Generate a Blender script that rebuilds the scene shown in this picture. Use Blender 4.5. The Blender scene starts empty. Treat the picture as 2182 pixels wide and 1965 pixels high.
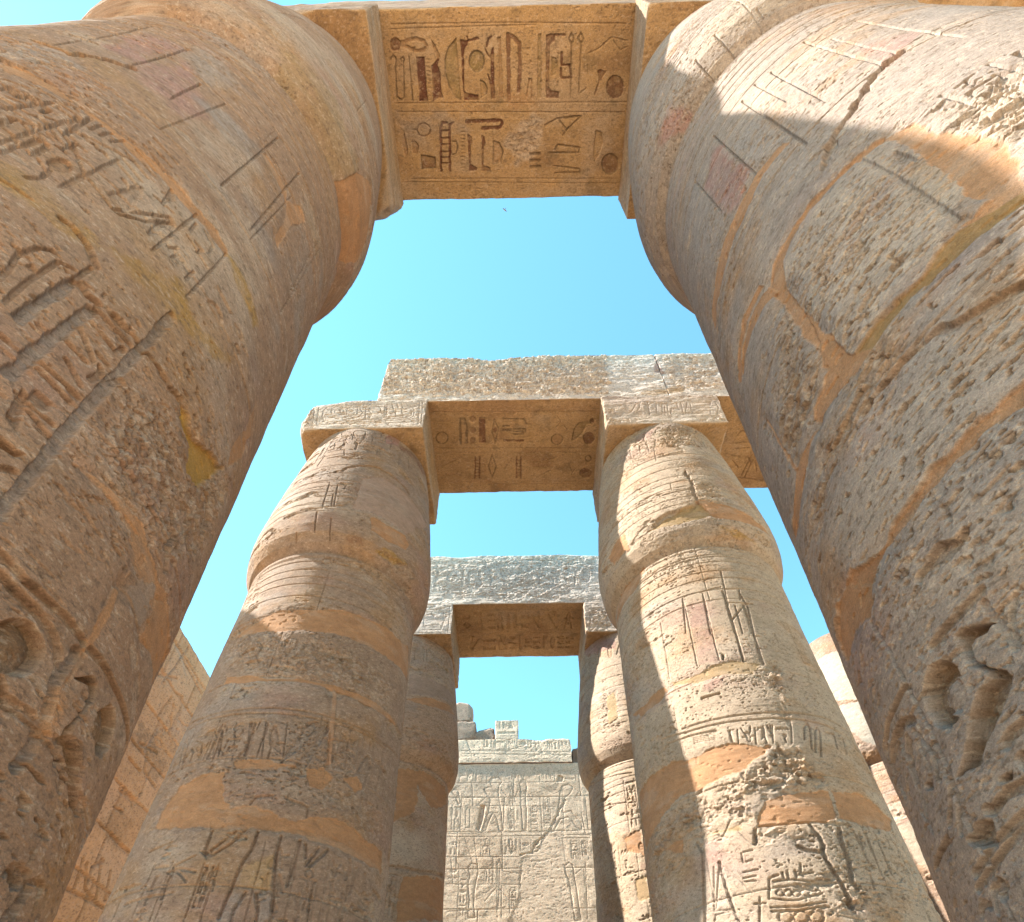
import bpy, math, random
import numpy as np
from math import radians, sin, cos, pi
scene = bpy.context.scene
COL = scene.collection

# ------------------------------------------------------------------ camera
CAMZ = 1.6
cam_d = bpy.data.cameras.new("camera"); cam = bpy.data.objects.new("camera", cam_d); COL.objects.link(cam)
cam_d.sensor_fit = 'HORIZONTAL'; cam_d.sensor_width = 36.0
cam_d.lens = 1339.29/2182*36.0
cam_d.shift_x = -8.64/2182; cam_d.shift_y = 346.43/2182
cam_d.clip_start = 0.05; cam_d.clip_end = 3000
from mathutils import Matrix, Vector
_r = (0.9998659, 0.01473995, -0.0071349); _u = (0.01529086, -0.68437874, 0.72896634); _f = (-0.00586195, 0.72897769, 0.68451236)
cam.matrix_world = Matrix(((_r[0], _u[0], -_f[0], 0.0352), (_r[1], _u[1], -_f[1], 0.0), (_r[2], _u[2], -_f[2], CAMZ), (0, 0, 0, 1)))
scene.camera = cam

# ------------------------------------------------------------------ light
SUN_EL, SUN_AZ = 46.0, 5.5          # degrees above the horizon; degrees in front of due left
w = bpy.data.worlds.new("World"); scene.world = w; w.use_nodes = True
nt = w.node_tree; nt.nodes.clear()
sky = nt.nodes.new('ShaderNodeTexSky'); sky.sky_type = 'NISHITA'; sky.sun_disc = False
sky.sun_elevation = radians(SUN_EL)
sdir = Vector((-cos(radians(SUN_AZ))*cos(radians(SUN_EL)), -sin(radians(SUN_AZ))*cos(radians(SUN_EL)), sin(radians(SUN_EL))))
sky.sun_rotation = math.atan2(sdir.x, sdir.y)
sky.air_density = 1.0; sky.dust_density = 0.05; sky.ozone_density = 1.6; sky.altitude = 80
bg = nt.nodes.new('ShaderNodeBackground'); bg.inputs[1].default_value = 0.108
out = nt.nodes.new('ShaderNodeOutputWorld')
tn = nt.nodes.new('ShaderNodeVectorMath'); tn.operation = 'MULTIPLY'; tn.inputs[1].default_value = (0.73, 1.13, 0.97)
nt.links.new(sky.outputs[0], tn.inputs[0]); nt.links.new(tn.outputs[0], bg.inputs[0]); nt.links.new(bg.outputs[0], out.inputs[0])
sun_d = bpy.data.lights.new("sun", 'SUN'); sun_d.energy = 5.0; sun_d.angle = radians(0.5); sun_d.color = (0.97, 0.95, 0.82)
sun = bpy.data.objects.new("sun", sun_d); COL.objects.link(sun)
sun.rotation_euler = sdir.to_track_quat('Z', 'Y').to_euler(); sun.location = (-30, 0, 40)
scene.view_settings.view_transform = 'Standard'; scene.view_settings.look = 'None'
scene.view_settings.exposure = 2.3; scene.view_settings.gamma = 1.0
scene.cycles.max_bounces = 8; scene.cycles.diffuse_bounces = 6

# ------------------------------------------------------------------ helpers
rng = np.random.RandomState(7)
TAB = [np.random.RandomState(100+i).rand(257, 257).astype(np.float32) for i in range(24)]

def noise(u, v, su, sv, seed=0):
    """value noise on the separable grid u x v, cell sizes su, sv, range -1..1"""
    T = TAB[seed % 24]
    a = u/su + seed*17.31; b = v/sv + seed*9.73
    ia = np.floor(a).astype(int); ib = np.floor(b).astype(int)
    fa = (a-ia).astype(np.float32); fb = (b-ib).astype(np.float32)
    fa = fa*fa*fa*(fa*(fa*6-15)+10); fb = fb*fb*fb*(fb*(fb*6-15)+10)
    i0 = ia % 256; j0 = ib % 256; i1 = (ia+1) % 256; j1 = (ib+1) % 256
    A = T[i0][:, j0]*(1-fb)+T[i0][:, j1]*fb
    B = T[i1][:, j0]*(1-fb)+T[i1][:, j1]*fb
    return (A*(1-fa)[:, None]+B*fa[:, None])*2-1

def fbm(u, v, su, sv, octv=4, seed=0, gain=0.55):
    s = 0; a = 1.0; t = 0
    for k in range(octv):
        s = s + a*noise(u, v, su/2**k, sv/2**k, seed+k); t += a; a *= gain
    return s/t

def sstep(x, a, b):
    t = np.clip((x-a)/(b-a), 0, 1); return t*t*(3-2*t)

def noise3(p, sc, seed=0):
    q = p/sc+seed*7.7
    i = np.floor(q).astype(np.int64); f = (q-i).astype(np.float32); f = f*f*(3-2*f)
    T = TAB[seed % 24].ravel()
    def h(x, y, z): return T[(x*73856093 ^ y*19349663 ^ z*83492791) % 65521]
    r = 0
    for dx in (0, 1):
        for dy in (0, 1):
            for dz in (0, 1):
                wgt = (f[:, 0] if dx else 1-f[:, 0])*(f[:, 1] if dy else 1-f[:, 1])*(f[:, 2] if dz else 1-f[:, 2])
                r = r+wgt*h(i[:, 0]+dx, i[:, 1]+dy, i[:, 2]+dz)
    return r*2-1

STONE = np.array((0.230, 0.150, 0.113), np.float32)
PALE = np.array((0.340, 0.255, 0.205), np.float32)
WARM = np.array((0.260, 0.145, 0.078), np.float32)
MORTAR = np.array((0.302, 0.154, 0.082), np.float32)
OCHRE = np.array((0.325, 0.198, 0.098), np.float32)
GREY = np.array((0.228, 0.182, 0.168), np.float32)
REDP = np.array((0.075, 0.018, 0.014), np.float32)
PINK = np.array((0.255, 0.135, 0.120), np.float32)
OLIVE = np.array((0.185, 0.128, 0.058), np.float32)
YELLOW = np.array((0.27, 0.145, 0.035), np.float32)
DARK = np.array((0.085, 0.058, 0.038), np.float32)
BROWN = np.array((0.135, 0.072, 0.034), np.float32)  # fills carved recesses: unbleached stone, with some shading put into the colour
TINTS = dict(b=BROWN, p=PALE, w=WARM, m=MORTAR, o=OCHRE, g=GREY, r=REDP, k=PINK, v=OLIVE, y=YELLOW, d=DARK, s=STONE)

class Canvas:
    """height (metres, + is out) and stone colour over a developed surface"""
    def __init__(self, u, v, seed, base=STONE, var=1.0):
        self.u = u.astype(np.float32); self.v = v.astype(np.float32); self.seed = seed
        n, m = len(u), len(v)
        self.h = np.zeros((n, m), np.float32)
        self.wob = fbm(self.u, self.v, 0.16, 0.16, 4, seed+3)
        self.wob2 = fbm(self.u, self.v, 0.05, 0.05, 2, seed+5)
        c = np.empty((n, m, 3), np.float32); c[:] = base
        self.c = c
        if var:
            a = fbm(self.u, self.v, 1.1, 0.6, 5, seed+1); b = fbm(self.u, self.v, 0.5, 0.35, 5, seed+9)
            self.mix(PALE, 0.6*var*sstep(a, 0.05, 0.6)); self.mix(WARM, 0.65*var*sstep(b, 0.05, 0.6))
            self.mix(PINK, 0.35*var*sstep(fbm(self.u, self.v, 0.9, 0.5, 4, seed+13), 0.2, 0.7))
            self.mix(GREY, 0.5*var*sstep(fbm(self.u, self.v, 0.7, 0.4, 5, seed+15), 0.15, 0.6))
        self.smooth = np.zeros((n, m), np.float32)     # 1 where plaster covers the stone
    def mix(self, col, a):
        a = np.broadcast_to(np.asarray(a, np.float32), self.h.shape)
        self.c += (np.asarray(col, np.float32)-self.c)*a[..., None]
    # -- rasterising
    def box(self, pts, pad):
        x0, y0 = pts.min(0)-pad; x1, y1 = pts.max(0)+pad
        i0, i1 = np.searchsorted(self.u, (x0, x1)); j0, j1 = np.searchsorted(self.v, (y0, y1))
        if i1-i0 < 1 or j1-j0 < 1: return None
        return slice(i0, i1), slice(j0, j1)
    def dist(self, pts, sl, closed=False):
        X = self.u[sl[0]][:, None]; Y = self.v[sl[1]][None, :]
        d = np.full((X.shape[0], Y.shape[1]), 1e9, np.float32)
        n = len(pts); ins = np.zeros(d.shape, bool)
        for k in range(n if closed else n-1):
            a = pts[k]; b = pts[(k+1) % n]; e = b-a; L = float(e@e)+1e-12
            t = np.clip(((X-a[0])*e[0]+(Y-a[1])*e[1])/L, 0, 1)
            dx = X-a[0]-t*e[0]; dy = Y-a[1]-t*e[1]
            d = np.minimum(d, dx*dx+dy*dy)
            if closed and a[1] != b[1]:
                ins ^= ((a[1] > Y) != (b[1] > Y)) & (X < (b[0]-a[0])*(Y-a[1])/(b[1]-a[1])+a[0])
        d = np.sqrt(d)
        if closed: d = np.where(ins, -d, d)
        return d
    def line(self, pts, wd, dp, wob=0.25, tint=None, ta=0.0, closed=False):
        pts = np.asarray(pts, np.float32); sl = self.box(pts, wd*2+0.02)
        if sl is None: return
        d = np.abs(self.dist(pts, sl, closed))+self.wob2[sl]*wd*wob*1.5
        g = sstep(d, wd, wd-min(0.55*wd, 0.007))*(0.9+0.3*self.wob[sl]); g = np.clip(g, 0, 1.2)
        self.h[sl] = np.minimum(self.h[sl], self.h[sl]*0.4-dp*g) if dp > 0 else np.maximum(self.h[sl], -dp*g)
        if tint is not None:
            m = np.clip(g*ta, 0, 1)[..., None]; self.c[sl] += (tint-self.c[sl])*m
    def crack(self, pts, wd, dp):
        pts = np.asarray(pts, np.float32)
        P = [pts[0]]; r = np.random.RandomState(int(abs(pts[0][0])*1000) % 9999)
        for a, b in zip(pts[:-1], pts[1:]):
            n = max(2, int(np.hypot(*(b-a))/0.05))
            for k in range(1, n+1):
                P.append(a+(b-a)*k/n+(r.randn(2)*0.011 if k < n else 0))
        self.line(P, wd, dp, 0.5)
    def poly(self, pts, dp, edge=0.006, round_=0.06, flat=0.35, tint=None, ta=0.8, wob=0.006):
        pts = np.asarray(pts, np.float32); sl = self.box(pts, edge*3+0.02)
        if sl is None: return
        d = self.dist(pts, sl, True)+self.wob2[sl]*wob
        m = sstep(d, edge, -edge)
        dep = dp*(flat+(1-flat)*np.exp(np.minimum(d, 0)/round_))
        self.h[sl] += -m*dep
        if tint is not None:
            wr = 0.45+0.55*sstep(fbm(self.u[sl[0]], self.v[sl[1]], 0.09, 0.07, 4, self.seed+21), -0.3, 0.1)
            self.c[sl] += (tint-self.c[sl])*(m*ta*wr)[..., None]
    def mortar(self, pts, off=-0.012, wob=0.03, col=MORTAR, alpha=0.94):
        pts = np.asarray(pts, np.float32); sl = self.box(pts, 0.15)
        if sl is None: return
        d = self.dist(pts, sl, True)+self.wob[sl]*wob+self.wob2[sl]*wob*0.35
        m = sstep(d, 0.006, -0.006)
        # the stone crumbles along the patch edge
        self.h[sl] -= 0.014*np.exp(-(np.clip(d, 0, 1)/0.035)**2)*(1-m)*(0.5+self.wob[sl])
        self.h[sl] += (off-self.h[sl])*m
        self.smooth[sl] = np.maximum(self.smooth[sl], m)
        uu, vv = self.u[sl[0]], self.v[sl[1]]
        cc = col*(1+0.16*fbm(uu, vv, 0.5, 0.22, 5, self.seed+8)+0.10*fbm(uu, vv, 0.06, 0.03, 3, self.seed+9))[..., None]
        cc = cc+(PALE*0.95-cc)*(0.3*sstep(fbm(uu, vv, 0.4, 0.12, 5, self.seed+18), 0.12, 0.5))[..., None]
        tr = 0.004*fbm(uu, vv, 0.25, 0.06, 4, self.seed+19)-0.006*sstep(noise(uu, vv, 0.05, 0.03, self.seed+20), 0.62, 0.8)
        self.h[sl] += tr*m
        self.c[sl] += (cc-self.c[sl])*(m*alpha)[..., None]
    def facets(self, sl, su, sv, seed):
        """broken-rock relief: random tilted facets"""
        U = np.broadcast_to((self.u[sl[0]]/su)[:, None], self.h[sl].shape)+0.35*self.wob[sl]
        V = np.broadcast_to((self.v[sl[1]]/sv)[None, :], self.h[sl].shape)+0.35*self.wob2[sl]
        iu = np.floor(U).astype(int); iv = np.floor(V).astype(int)
        best = np.full(U.shape, 1e9, np.float32); out = np.zeros(U.shape, np.float32); T = TAB[seed % 24]; T2 = TAB[(seed+7) % 24]
        for a in (-1, 0, 1):
            for b in (-1, 0, 1):
                p = (iu+a) % 256; q = (iv+b) % 256
                dx = U-(iu+a+T[p, q]); dy = V-(iv+b+T2[p, q]); d = dx*dx+dy*dy
                hh = T[q, p]*2-1+(T2[q, p]-0.5)*1.8*dx+(T[(p+31) % 256, q]-0.5)*1.8*dy
                m = d < best; best = np.where(m, d, best); out = np.where(m, hh, out)
        return out
    def rough(self, pts, amp=0.03, su=0.09, sv=0.05, sink=0.012, soft=0.12):
        pts = np.asarray(pts, np.float32); sl = self.box(pts, soft+0.1)
        if sl is None: return
        d = self.dist(pts, sl, True)+self.wob[sl]*0.12
        m = sstep(d, soft*0.3, -soft)*(1-self.smooth[sl])
        uu, vv = self.u[sl[0]], self.v[sl[1]]
        f = self.facets(sl, su*1.1, sv*1.1, self.seed+3)*0.55+self.facets(sl, su*0.45, sv*0.45, self.seed+9)*0.45
        self.h[sl] += m*(amp*f*0.8+amp*0.5*fbm(uu, vv, su*3, sv*3, 2, self.seed+2)-sink)
        g = fbm(uu, vv, 0.05, 0.03, 3, self.seed+4)
        self.c[sl] += (PALE-self.c[sl])*(0.5*m*sstep(g, 0.0, 0.5))[..., None]
        self.c[sl] += (WARM*0.8-self.c[sl])*(0.45*m*sstep(-g, 0.1, 0.5))[..., None]
    def pitted(self, pts, su=0.024, sv=0.014, thr=0.44, dp=0.011):
        pts = np.asarray(pts, np.float32); sl = self.box(pts, 0.15)
        if sl is None: return
        d = self.dist(pts, sl, True)+self.wob[sl]*0.12
        uu, vv = self.u[sl[0]], self.v[sl[1]]
        m = sstep(d, 0.03, -0.08)*(1-self.smooth[sl])
        f = noise(uu, vv, su, sv, self.seed+2)*0.7+0.4*noise(uu, vv, su*2.3, sv*2.1, self.seed+4)+0.3*noise(uu, vv, 0.3, 0.2, self.seed+5)
        self.h[sl] -= m*dp*sstep(f, thr, thr+0.14)
        g = fbm(uu, vv, 0.05, 0.025, 4, self.seed+14, 0.75)
        self.c[sl] += (PALE*1.15-self.c[sl])*(0.6*m*sstep(g, 0.12, 0.4))[..., None]
    def tint(self, pts, col, a, soft=0.08, wob=0.1):
        pts = np.asarray(pts, np.float32); sl = self.box(pts, soft+wob)
        if sl is None: return
        d = self.dist(pts, sl, True)+self.wob[sl]*wob
        m = a*sstep(d, soft, -soft)*(1-0.9*self.smooth[sl])*(0.55+0.45*sstep(fbm(self.u[sl[0]], self.v[sl[1]], 0.12, 0.05, 4, self.seed+12), -0.35, 0.15))
        self.c[sl] += (col-self.c[sl])*m[..., None]
    def pits(self, su, sv, thr, dp, seed, area=None, dark=0.0):
        f = noise(self.u, self.v, su, sv, seed)*0.8+0.35*noise(self.u, self.v, su*0.5, sv*0.5, seed+1)
        f = f+0.35*noise(self.u, self.v, 0.8, 0.5, seed+2)
        m = sstep(f, thr, thr+0.22)*(1-self.smooth)
        if area is not None: m = m*area
        self.h -= dp*m
    def grain(self, amp):
        k = 1-0.75*self.smooth
        self.h += amp*k*1.2*fbm(self.u, self.v, 0.045, 0.025, 4, self.seed+6, 0.8)*(0.4+0.9*sstep(fbm(self.u, self.v, 0.7, 0.4, 3, self.seed+20), -0.2, 0.4))+amp*1.3*k*fbm(self.u, self.v, 0.5, 0.28, 3, self.seed+7)
        sp = fbm(self.u, self.v, 0.03, 0.016, 3, self.seed+10, 0.8)
        self.c *= (1+0.10*fbm(self.u, self.v, 0.3, 0.12, 5, self.seed+10)+0.06*self.wob2)[..., None]
        self.mix(PALE*1.15, 0.45*k*sstep(sp, 0.25, 0.5)); self.mix(STONE*0.5, 0.6*k*sstep(-sp, 0.22, 0.45))
    # -- carved hieroglyphs made of strokes in a unit cell
    def glyph(self, g, x, y, sx, sy, wd, dp, mirror=False):
        for kind, pp in GLYPHS[g]:
            q = [((1-a if mirror else a)*sx+x, b*sy+y) for a, b in pp]
            if kind == 'l': self.line(q, wd, dp)
            elif kind == 'c': self.line(q, wd, dp, closed=True)
            else: self.poly(q, dp*1.1, wd*0.5, wd*3)
    def text(self, x0, x1, y0, y1, cell, wd, dp, seed, vert=False, frame=True):
        """rows or columns of carved signs filling a rectangle"""
        r = random.Random(seed)
        if vert:
            n = max(1, int(round((x1-x0)/cell))); cw = (x1-x0)/n
            for i in range(n):
                xa = x0+i*cw
                if frame: self.line([(xa, y0), (xa, y1)], wd*0.8, dp*0.7)
                y = y1
                while y > y0+cell*0.35:
                    hgt = cw*r.choice((0.45, 0.6, 0.8, 1.0)); hgt = min(hgt, y-y0)
                    if r.random() < 0.5 and hgt < cw*0.9:
                        self.glyph(r.choice(FLATG), xa+cw*0.12, y-hgt*0.9, cw*0.76, hgt*0.75, wd, dp)
                    else:
                        k = r.choice((1, 2, 2))
                        for q in range(k):
                            self.glyph(r.choice(TALLG), xa+cw*(0.1+q*0.8/k), y-hgt*0.95, cw*0.7/k, hgt*0.85, wd, dp, r.random() < 0.3)
                    y -= hgt
            if frame: self.line([(x1, y0), (x1, y1)], wd*0.8, dp*0.7)
        else:
            x = x0; H = y1-y0
            while x < x1-cell*0.2:
                c = cell*r.choice((0.5, 0.7, 1.0)); c = min(c, x1-x)
                t = r.random()
                if t < 0.5: self.glyph(r.choice(TALLG), x+c*0.1, y0+H*0.04, c*0.8, H*0.92, wd, dp, r.random() < 0.3)
                elif t < 0.8:
                    self.glyph(r.choice(FLATG), x+c*0.1, y0+H*0.55, c*0.8, H*0.35, wd, dp)
                    self.glyph(r.choice(FLATG+TALLG), x+c*0.1, y0+H*0.06, c*0.8, H*0.42, wd, dp)
                else:
                    for q in range(3): self.glyph(r.choice(FLATG), x+c*0.1, y0+H*(0.05+0.32*q), c*0.8, H*0.22, wd, dp)
                x += c

def circ(cx, cy, rx, ry, n=12, a0=0, a1=360):
    return [(cx+rx*cos(radians(a0+(a1-a0)*k/n)), cy+ry*sin(radians(a0+(a1-a0)*k/n))) for k in range(n+(a1-a0 < 360))]
GLYPHS = {
 'disc': [('p', circ(.5, .5, .42, .42))],
 'ring': [('c', circ(.5, .5, .4, .4))],
 'reed': [('l', [(.45, 0), (.45, .6)]), ('p', [(.45, .45), (.35, .75), (.45, 1), (.7, .9), (.65, .6)])],
 'feather': [('p', [(.3, 0), (.42, 0), (.45, .6), (.7, .75), (.65, .95), (.45, 1), (.3, .8)])],
 'water': [('l', [(0, .4), (.12, .7), (.25, .4), (.38, .7), (.5, .4), (.62, .7), (.75, .4), (.88, .7), (1, .4)])],
 'loaf': [('p', [(.05, .15)]+circ(.5, .15, .45, .7, 8, 180, 0))],
 'mouth': [('c', [(0, .5), (.25, .78), (.5, .88), (.75, .78), (1, .5), (.75, .22), (.5, .12), (.25, .22)])],
 'house': [('l', [(.1, .05), (.1, .9), (.9, .9), (.9, .05), (.65, .05)])],
 'bar': [('p', [(0, .3), (1, .3), (1, .7), (0, .7)])],
 'stroke': [('p', [(.38, .1), (.62, .1), (.62, .9), (.38, .9)])],
 'arm': [('l', [(0, .5), (.7, .5), (.85, .75), (1, .7)]), ('l', [(0, .5), (.08, .25)])],
 'ankh': [('c', circ(.5, .78, .17, .2)), ('l', [(.5, .58), (.5, 0)]), ('l', [(.15, .5), (.85, .5)])],
 'was': [('l', [(.5, .0), (.5, .85), (.8, .95)]), ('l', [(.5, .85), (.25, .78)]), ('l', [(.4, 0), (.5, .1), (.6, 0)])],
 'bird': [('p', [(.15, .75), (.25, .95), (.42, .95), (.5, .8), (.75, .5), (1, .15), (.6, .3), (.4, .3), (.28, .5)]), ('l', [(.45, .3), (.45, 0), (.6, 0)])],
 'chick': [('p', [(.1, .8), (.25, 1), (.4, .9), (.4, .75), (.75, .6), (.85, .4), (.5, .28), (.3, .45)]), ('l', [(.45, .3), (.4, 0)]), ('l', [(.58, .3), (.6, 0)])],
 'man': [('p', [(.4, .85), (.5, 1), (.62, .85), (.7, .5), (.85, .2), (.8, 0), (.2, 0), (.3, .35)]), ('l', [(.4, .6), (.1, .7)])],
 'snake': [('l', [(0, .3), (.15, .6), (.35, .3), (.6, .45), (.85, .3), (1, .7)])],
 'beetle': [('p', circ(.5, .42, .25, .36)), ('l', [(.3, .6), (.1, 1)]), ('l', [(.7, .6), (.9, 1)]), ('l', [(.28, .4), (.05, .4)]), ('l', [(.72, .4), (.95, .4)])],
 'basket': [('p', [(0, .75), (1, .75)]+circ(.5, .75, .5, .6, 8, 0, -180))],
 'comb': [('p', [(0, .4), (1, .4), (1, .7), (0, .7)])]+[('l', [(.1+.16*k, .7), (.1+.16*k, .95)]) for k in range(6)],
 'hook': [('l', [(.2, 0), (.2, .95), (.5, 1), (.7, .8), (.75, 0)])],
 'leg': [('p', [(.25, 1), (.5, 1), (.5, .25), (.9, .12), (.9, 0), (.3, 0)])],
 'two': [('p', [(.12, .05), (.3, .05), (.3, .95), (.12, .95)]), ('p', [(.6, .05), (.78, .05), (.78, .95), (.6, .95)])],
 'eye': [('c', [(0, .5), (.3, .8), (.6, .8), (1, .5), (.6, .3), (.3, .3)]), ('p', circ(.45, .55, .12, .2))],
}
TALLG = ['reed', 'feather', 'stroke', 'ankh', 'was', 'bird', 'chick', 'man', 'hook', 'leg', 'two', 'beetle', 'bird', 'disc', 'reed']
FLATG = ['water', 'loaf', 'mouth', 'house', 'bar', 'arm', 'snake', 'basket', 'comb', 'disc', 'eye', 'water', 'bar']

def grid_mesh(name, X, C, mat, parent=None, closed_u=False, caps=None, loc=(0, 0, 0), flip=False):
    """X (n,m,3) vertices, C (n,m,3) colours -> one mesh object"""
    n, m = X.shape[:2]
    idx = np.arange(n*m, dtype=np.int32).reshape(n, m)
    a = idx[:-1, :-1]; b = idx[1:, :-1]; c = idx[1:, 1:]; d = idx[:-1, 1:]
    F = np.stack([a, b, c, d], -1).reshape(-1, 4)
    if closed_u:
        F = np.concatenate([F, np.stack([idx[-1, :-1], idx[0, :-1], idx[0, 1:], idx[-1, 1:]], -1).reshape(-1, 4)])
    if flip: F = F[:, ::-1]
    return raw_mesh(name, X.reshape(-1, 3), C.reshape(-1, 3), F, mat, parent, loc)

def raw_mesh(name, V, C, F, mat, parent=None, loc=(0, 0, 0), tris=None):
    me = bpy.data.meshes.new(name)
    nv, nf = len(V), len(F)
    me.vertices.add(nv); me.vertices.foreach_set('co', np.ascontiguousarray(V, np.float32).ravel())
    me.loops.add(nf*4); me.loops.foreach_set('vertex_index', np.ascontiguousarray(F, np.int32).ravel())
    me.polygons.add(nf); me.polygons.foreach_set('loop_start', np.arange(nf, dtype=np.int32)*4)
    me.update(calc_edges=True)
    at = me.attributes.new('stone', 'FLOAT_COLOR', 'POINT')
    cc = np.ones((nv, 4), np.float32); cc[:, :3] = np.clip(C, 0.004, 0.9); at.data.foreach_set('color', cc.ravel())
    me.polygons.foreach_set('use_smooth', np.ones(nf, bool))
    me.materials.append(mat)
    o = bpy.data.objects.new(name, me); COL.objects.link(o); o.location = loc
    if parent is not None: o.parent = parent
    return o

def tag(o, label=None, cat=None, group=None, kind=None):
    if label: o['label'] = label
    if cat: o['category'] = cat
    if group: o['group'] = group
    if kind: o['kind'] = kind
    return o

def empty(name, loc, label, cat, group=None):
    o = bpy.data.objects.new(name, None); COL.objects.link(o); o.location = loc; o.empty_display_size = 0.5
    return tag(o, label, cat, group)

def stone_material(name, bump=0.35, scale=1.0, stretch=1.0):
    m = bpy.data.materials.new(name); m.use_nodes = True
    t = m.node_tree; N = t.nodes; L = t.links
    bs = N['Principled BSDF']; bs.inputs['Roughness'].default_value = 0.92
    bs.inputs['Specular IOR Level'].default_value = 0.15
    at = N.new('ShaderNodeAttribute'); at.attribute_name = 'stone'
    tc = N.new('ShaderNodeTexCoord'); mp = N.new('ShaderNodeMapping'); mp.inputs['Scale'].default_value = (scale, scale, scale*stretch)
    L.new(tc.outputs['Object'], mp.inputs['Vector'])
    n1 = N.new('ShaderNodeTexNoise'); n1.inputs['Scale'].default_value = 95; n1.inputs['Detail'].default_value = 4; n1.inputs['Roughness'].default_value = 0.7
    n2 = N.new('ShaderNodeTexNoise'); n2.inputs['Scale'].default_value = 7; n2.inputs['Detail'].default_value = 6; n2.inputs['Roughness'].default_value = 0.65
    vo = N.new('ShaderNodeTexVoronoi'); vo.inputs['Scale'].default_value = 60
    for x in (n1, n2, vo): L.new(mp.outputs[0], x.inputs['Vector'])
    r1 = N.new('ShaderNodeMapRange'); r1.inputs[1].default_value = 0.3; r1.inputs[2].default_value = 0.7; r1.inputs[3].default_value = 0.74; r1.inputs[4].default_value = 1.22
    r2 = N.new('ShaderNodeMapRange'); r2.inputs[1].default_value = 0.3; r2.inputs[2].default_value = 0.7; r2.inputs[3].default_value = 0.88; r2.inputs[4].default_value = 1.1
    L.new(n1.outputs['Fac'], r1.inputs[0]); L.new(n2.outputs['Fac'], r2.inputs[0])
    n3 = N.new('ShaderNodeTexNoise'); n3.inputs['Scale'].default_value = 330; n3.inputs['Detail'].default_value = 3; n3.inputs['Roughness'].default_value = 0.75
    L.new(mp.outputs[0], n3.inputs['Vector'])
    r3 = N.new('ShaderNodeMapRange'); r3.inputs[1].default_value = 0.32; r3.inputs[2].default_value = 0.68; r3.inputs[3].default_value = 0.72; r3.inputs[4].default_value = 1.25
    L.new(n3.outputs['Fac'], r3.inputs[0])
    m0 = N.new('ShaderNodeMath'); m0.operation = 'MULTIPLY'; L.new(r1.outputs[0], m0.inputs[0]); L.new(r3.outputs[0], m0.inputs[1])
    mu = N.new('ShaderNodeMath'); mu.operation = 'MULTIPLY'; L.new(m0.outputs[0], mu.inputs[0]); L.new(r2.outputs[0], mu.inputs[1])
    vm = N.new('ShaderNodeVectorMath'); vm.operation = 'SCALE'; L.new(at.outputs['Color'], vm.inputs[0]); L.new(mu.outputs[0], vm.inputs['Scale'])
    L.new(vm.outputs[0], bs.inputs['Base Color'])
    pit = N.new('ShaderNodeMapRange'); pit.inputs[1].default_value = 0.12; pit.inputs[2].default_value = 0.3; L.new(vo.outputs['Distance'], pit.inputs[0])
    ad = N.new('ShaderNodeMath'); ad.operation = 'MULTIPLY_ADD'; ad.inputs[1].default_value = 1.0
    a3 = N.new('ShaderNodeMath'); a3.operation = 'MULTIPLY_ADD'; a3.inputs[1].default_value = 0.6; L.new(n3.outputs['Fac'], a3.inputs[0]); L.new(n1.outputs['Fac'], a3.inputs[2])
    L.new(a3.outputs[0], ad.inputs[0])
    ps = N.new('ShaderNodeMath'); ps.operation = 'MULTIPLY'; ps.inputs[1].default_value = 0.5; L.new(pit.outputs[0], ps.inputs[0]); L.new(ps.outputs[0], ad.inputs[2])
    bp = N.new('ShaderNodeBump'); bp.inputs['Strength'].default_value = bump; bp.inputs['Distance'].default_value = 0.011
    L.new(ad.outputs[0], bp.inputs['Height']); L.new(bp.outputs[0], bs.inputs['Normal'])
    return m
M_COL = stone_material('carved_sandstone', 0.62, 1.0, 1.5)
M_BLOCK = stone_material('weathered_block_sandstone', 0.7, 0.8, 1.0)

# ------------------------------------------------------------------ surveyed layout (metres, ground at 0)
ZU = 9.745+CAMZ               # underside of the abaci
ROWY = (1.425, 6.515, 11.727)
AX = {(0, -1): -2.628, (0, 1): 2.517, (1, -1): -2.663, (1, 1): 2.594, (2, -1): -2.645, (2, 1): 2.56}
AB, TA, TR, DB = 1.04, 0.976, 1.70, 1.0      # abacus half width, abacus height, architrave height, half depth
PZ = np.array([-ZU-0.3, -ZU, -10.6, -9.0, -8.0, -7.2, -6.2, -5.2, -4.2, -3.40, -3.375, -3.35, -3.31, -3.22, -3.08, -2.92, -2.72, -2.5, -2.0, -1.5, -0.6, 0.0, 0.1])
PR = np.array([1.2, 1.20, 1.36, 1.325, 1.29, 1.268, 1.236, 1.205, 1.18, 1.166, 1.150, 1.10, 1.125, 1.215, 1.288, 1.318, 1.332, 1.325, 1.28, 1.23, 1.13, 1.04, 1.03])
RREF = 1.2

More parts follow.
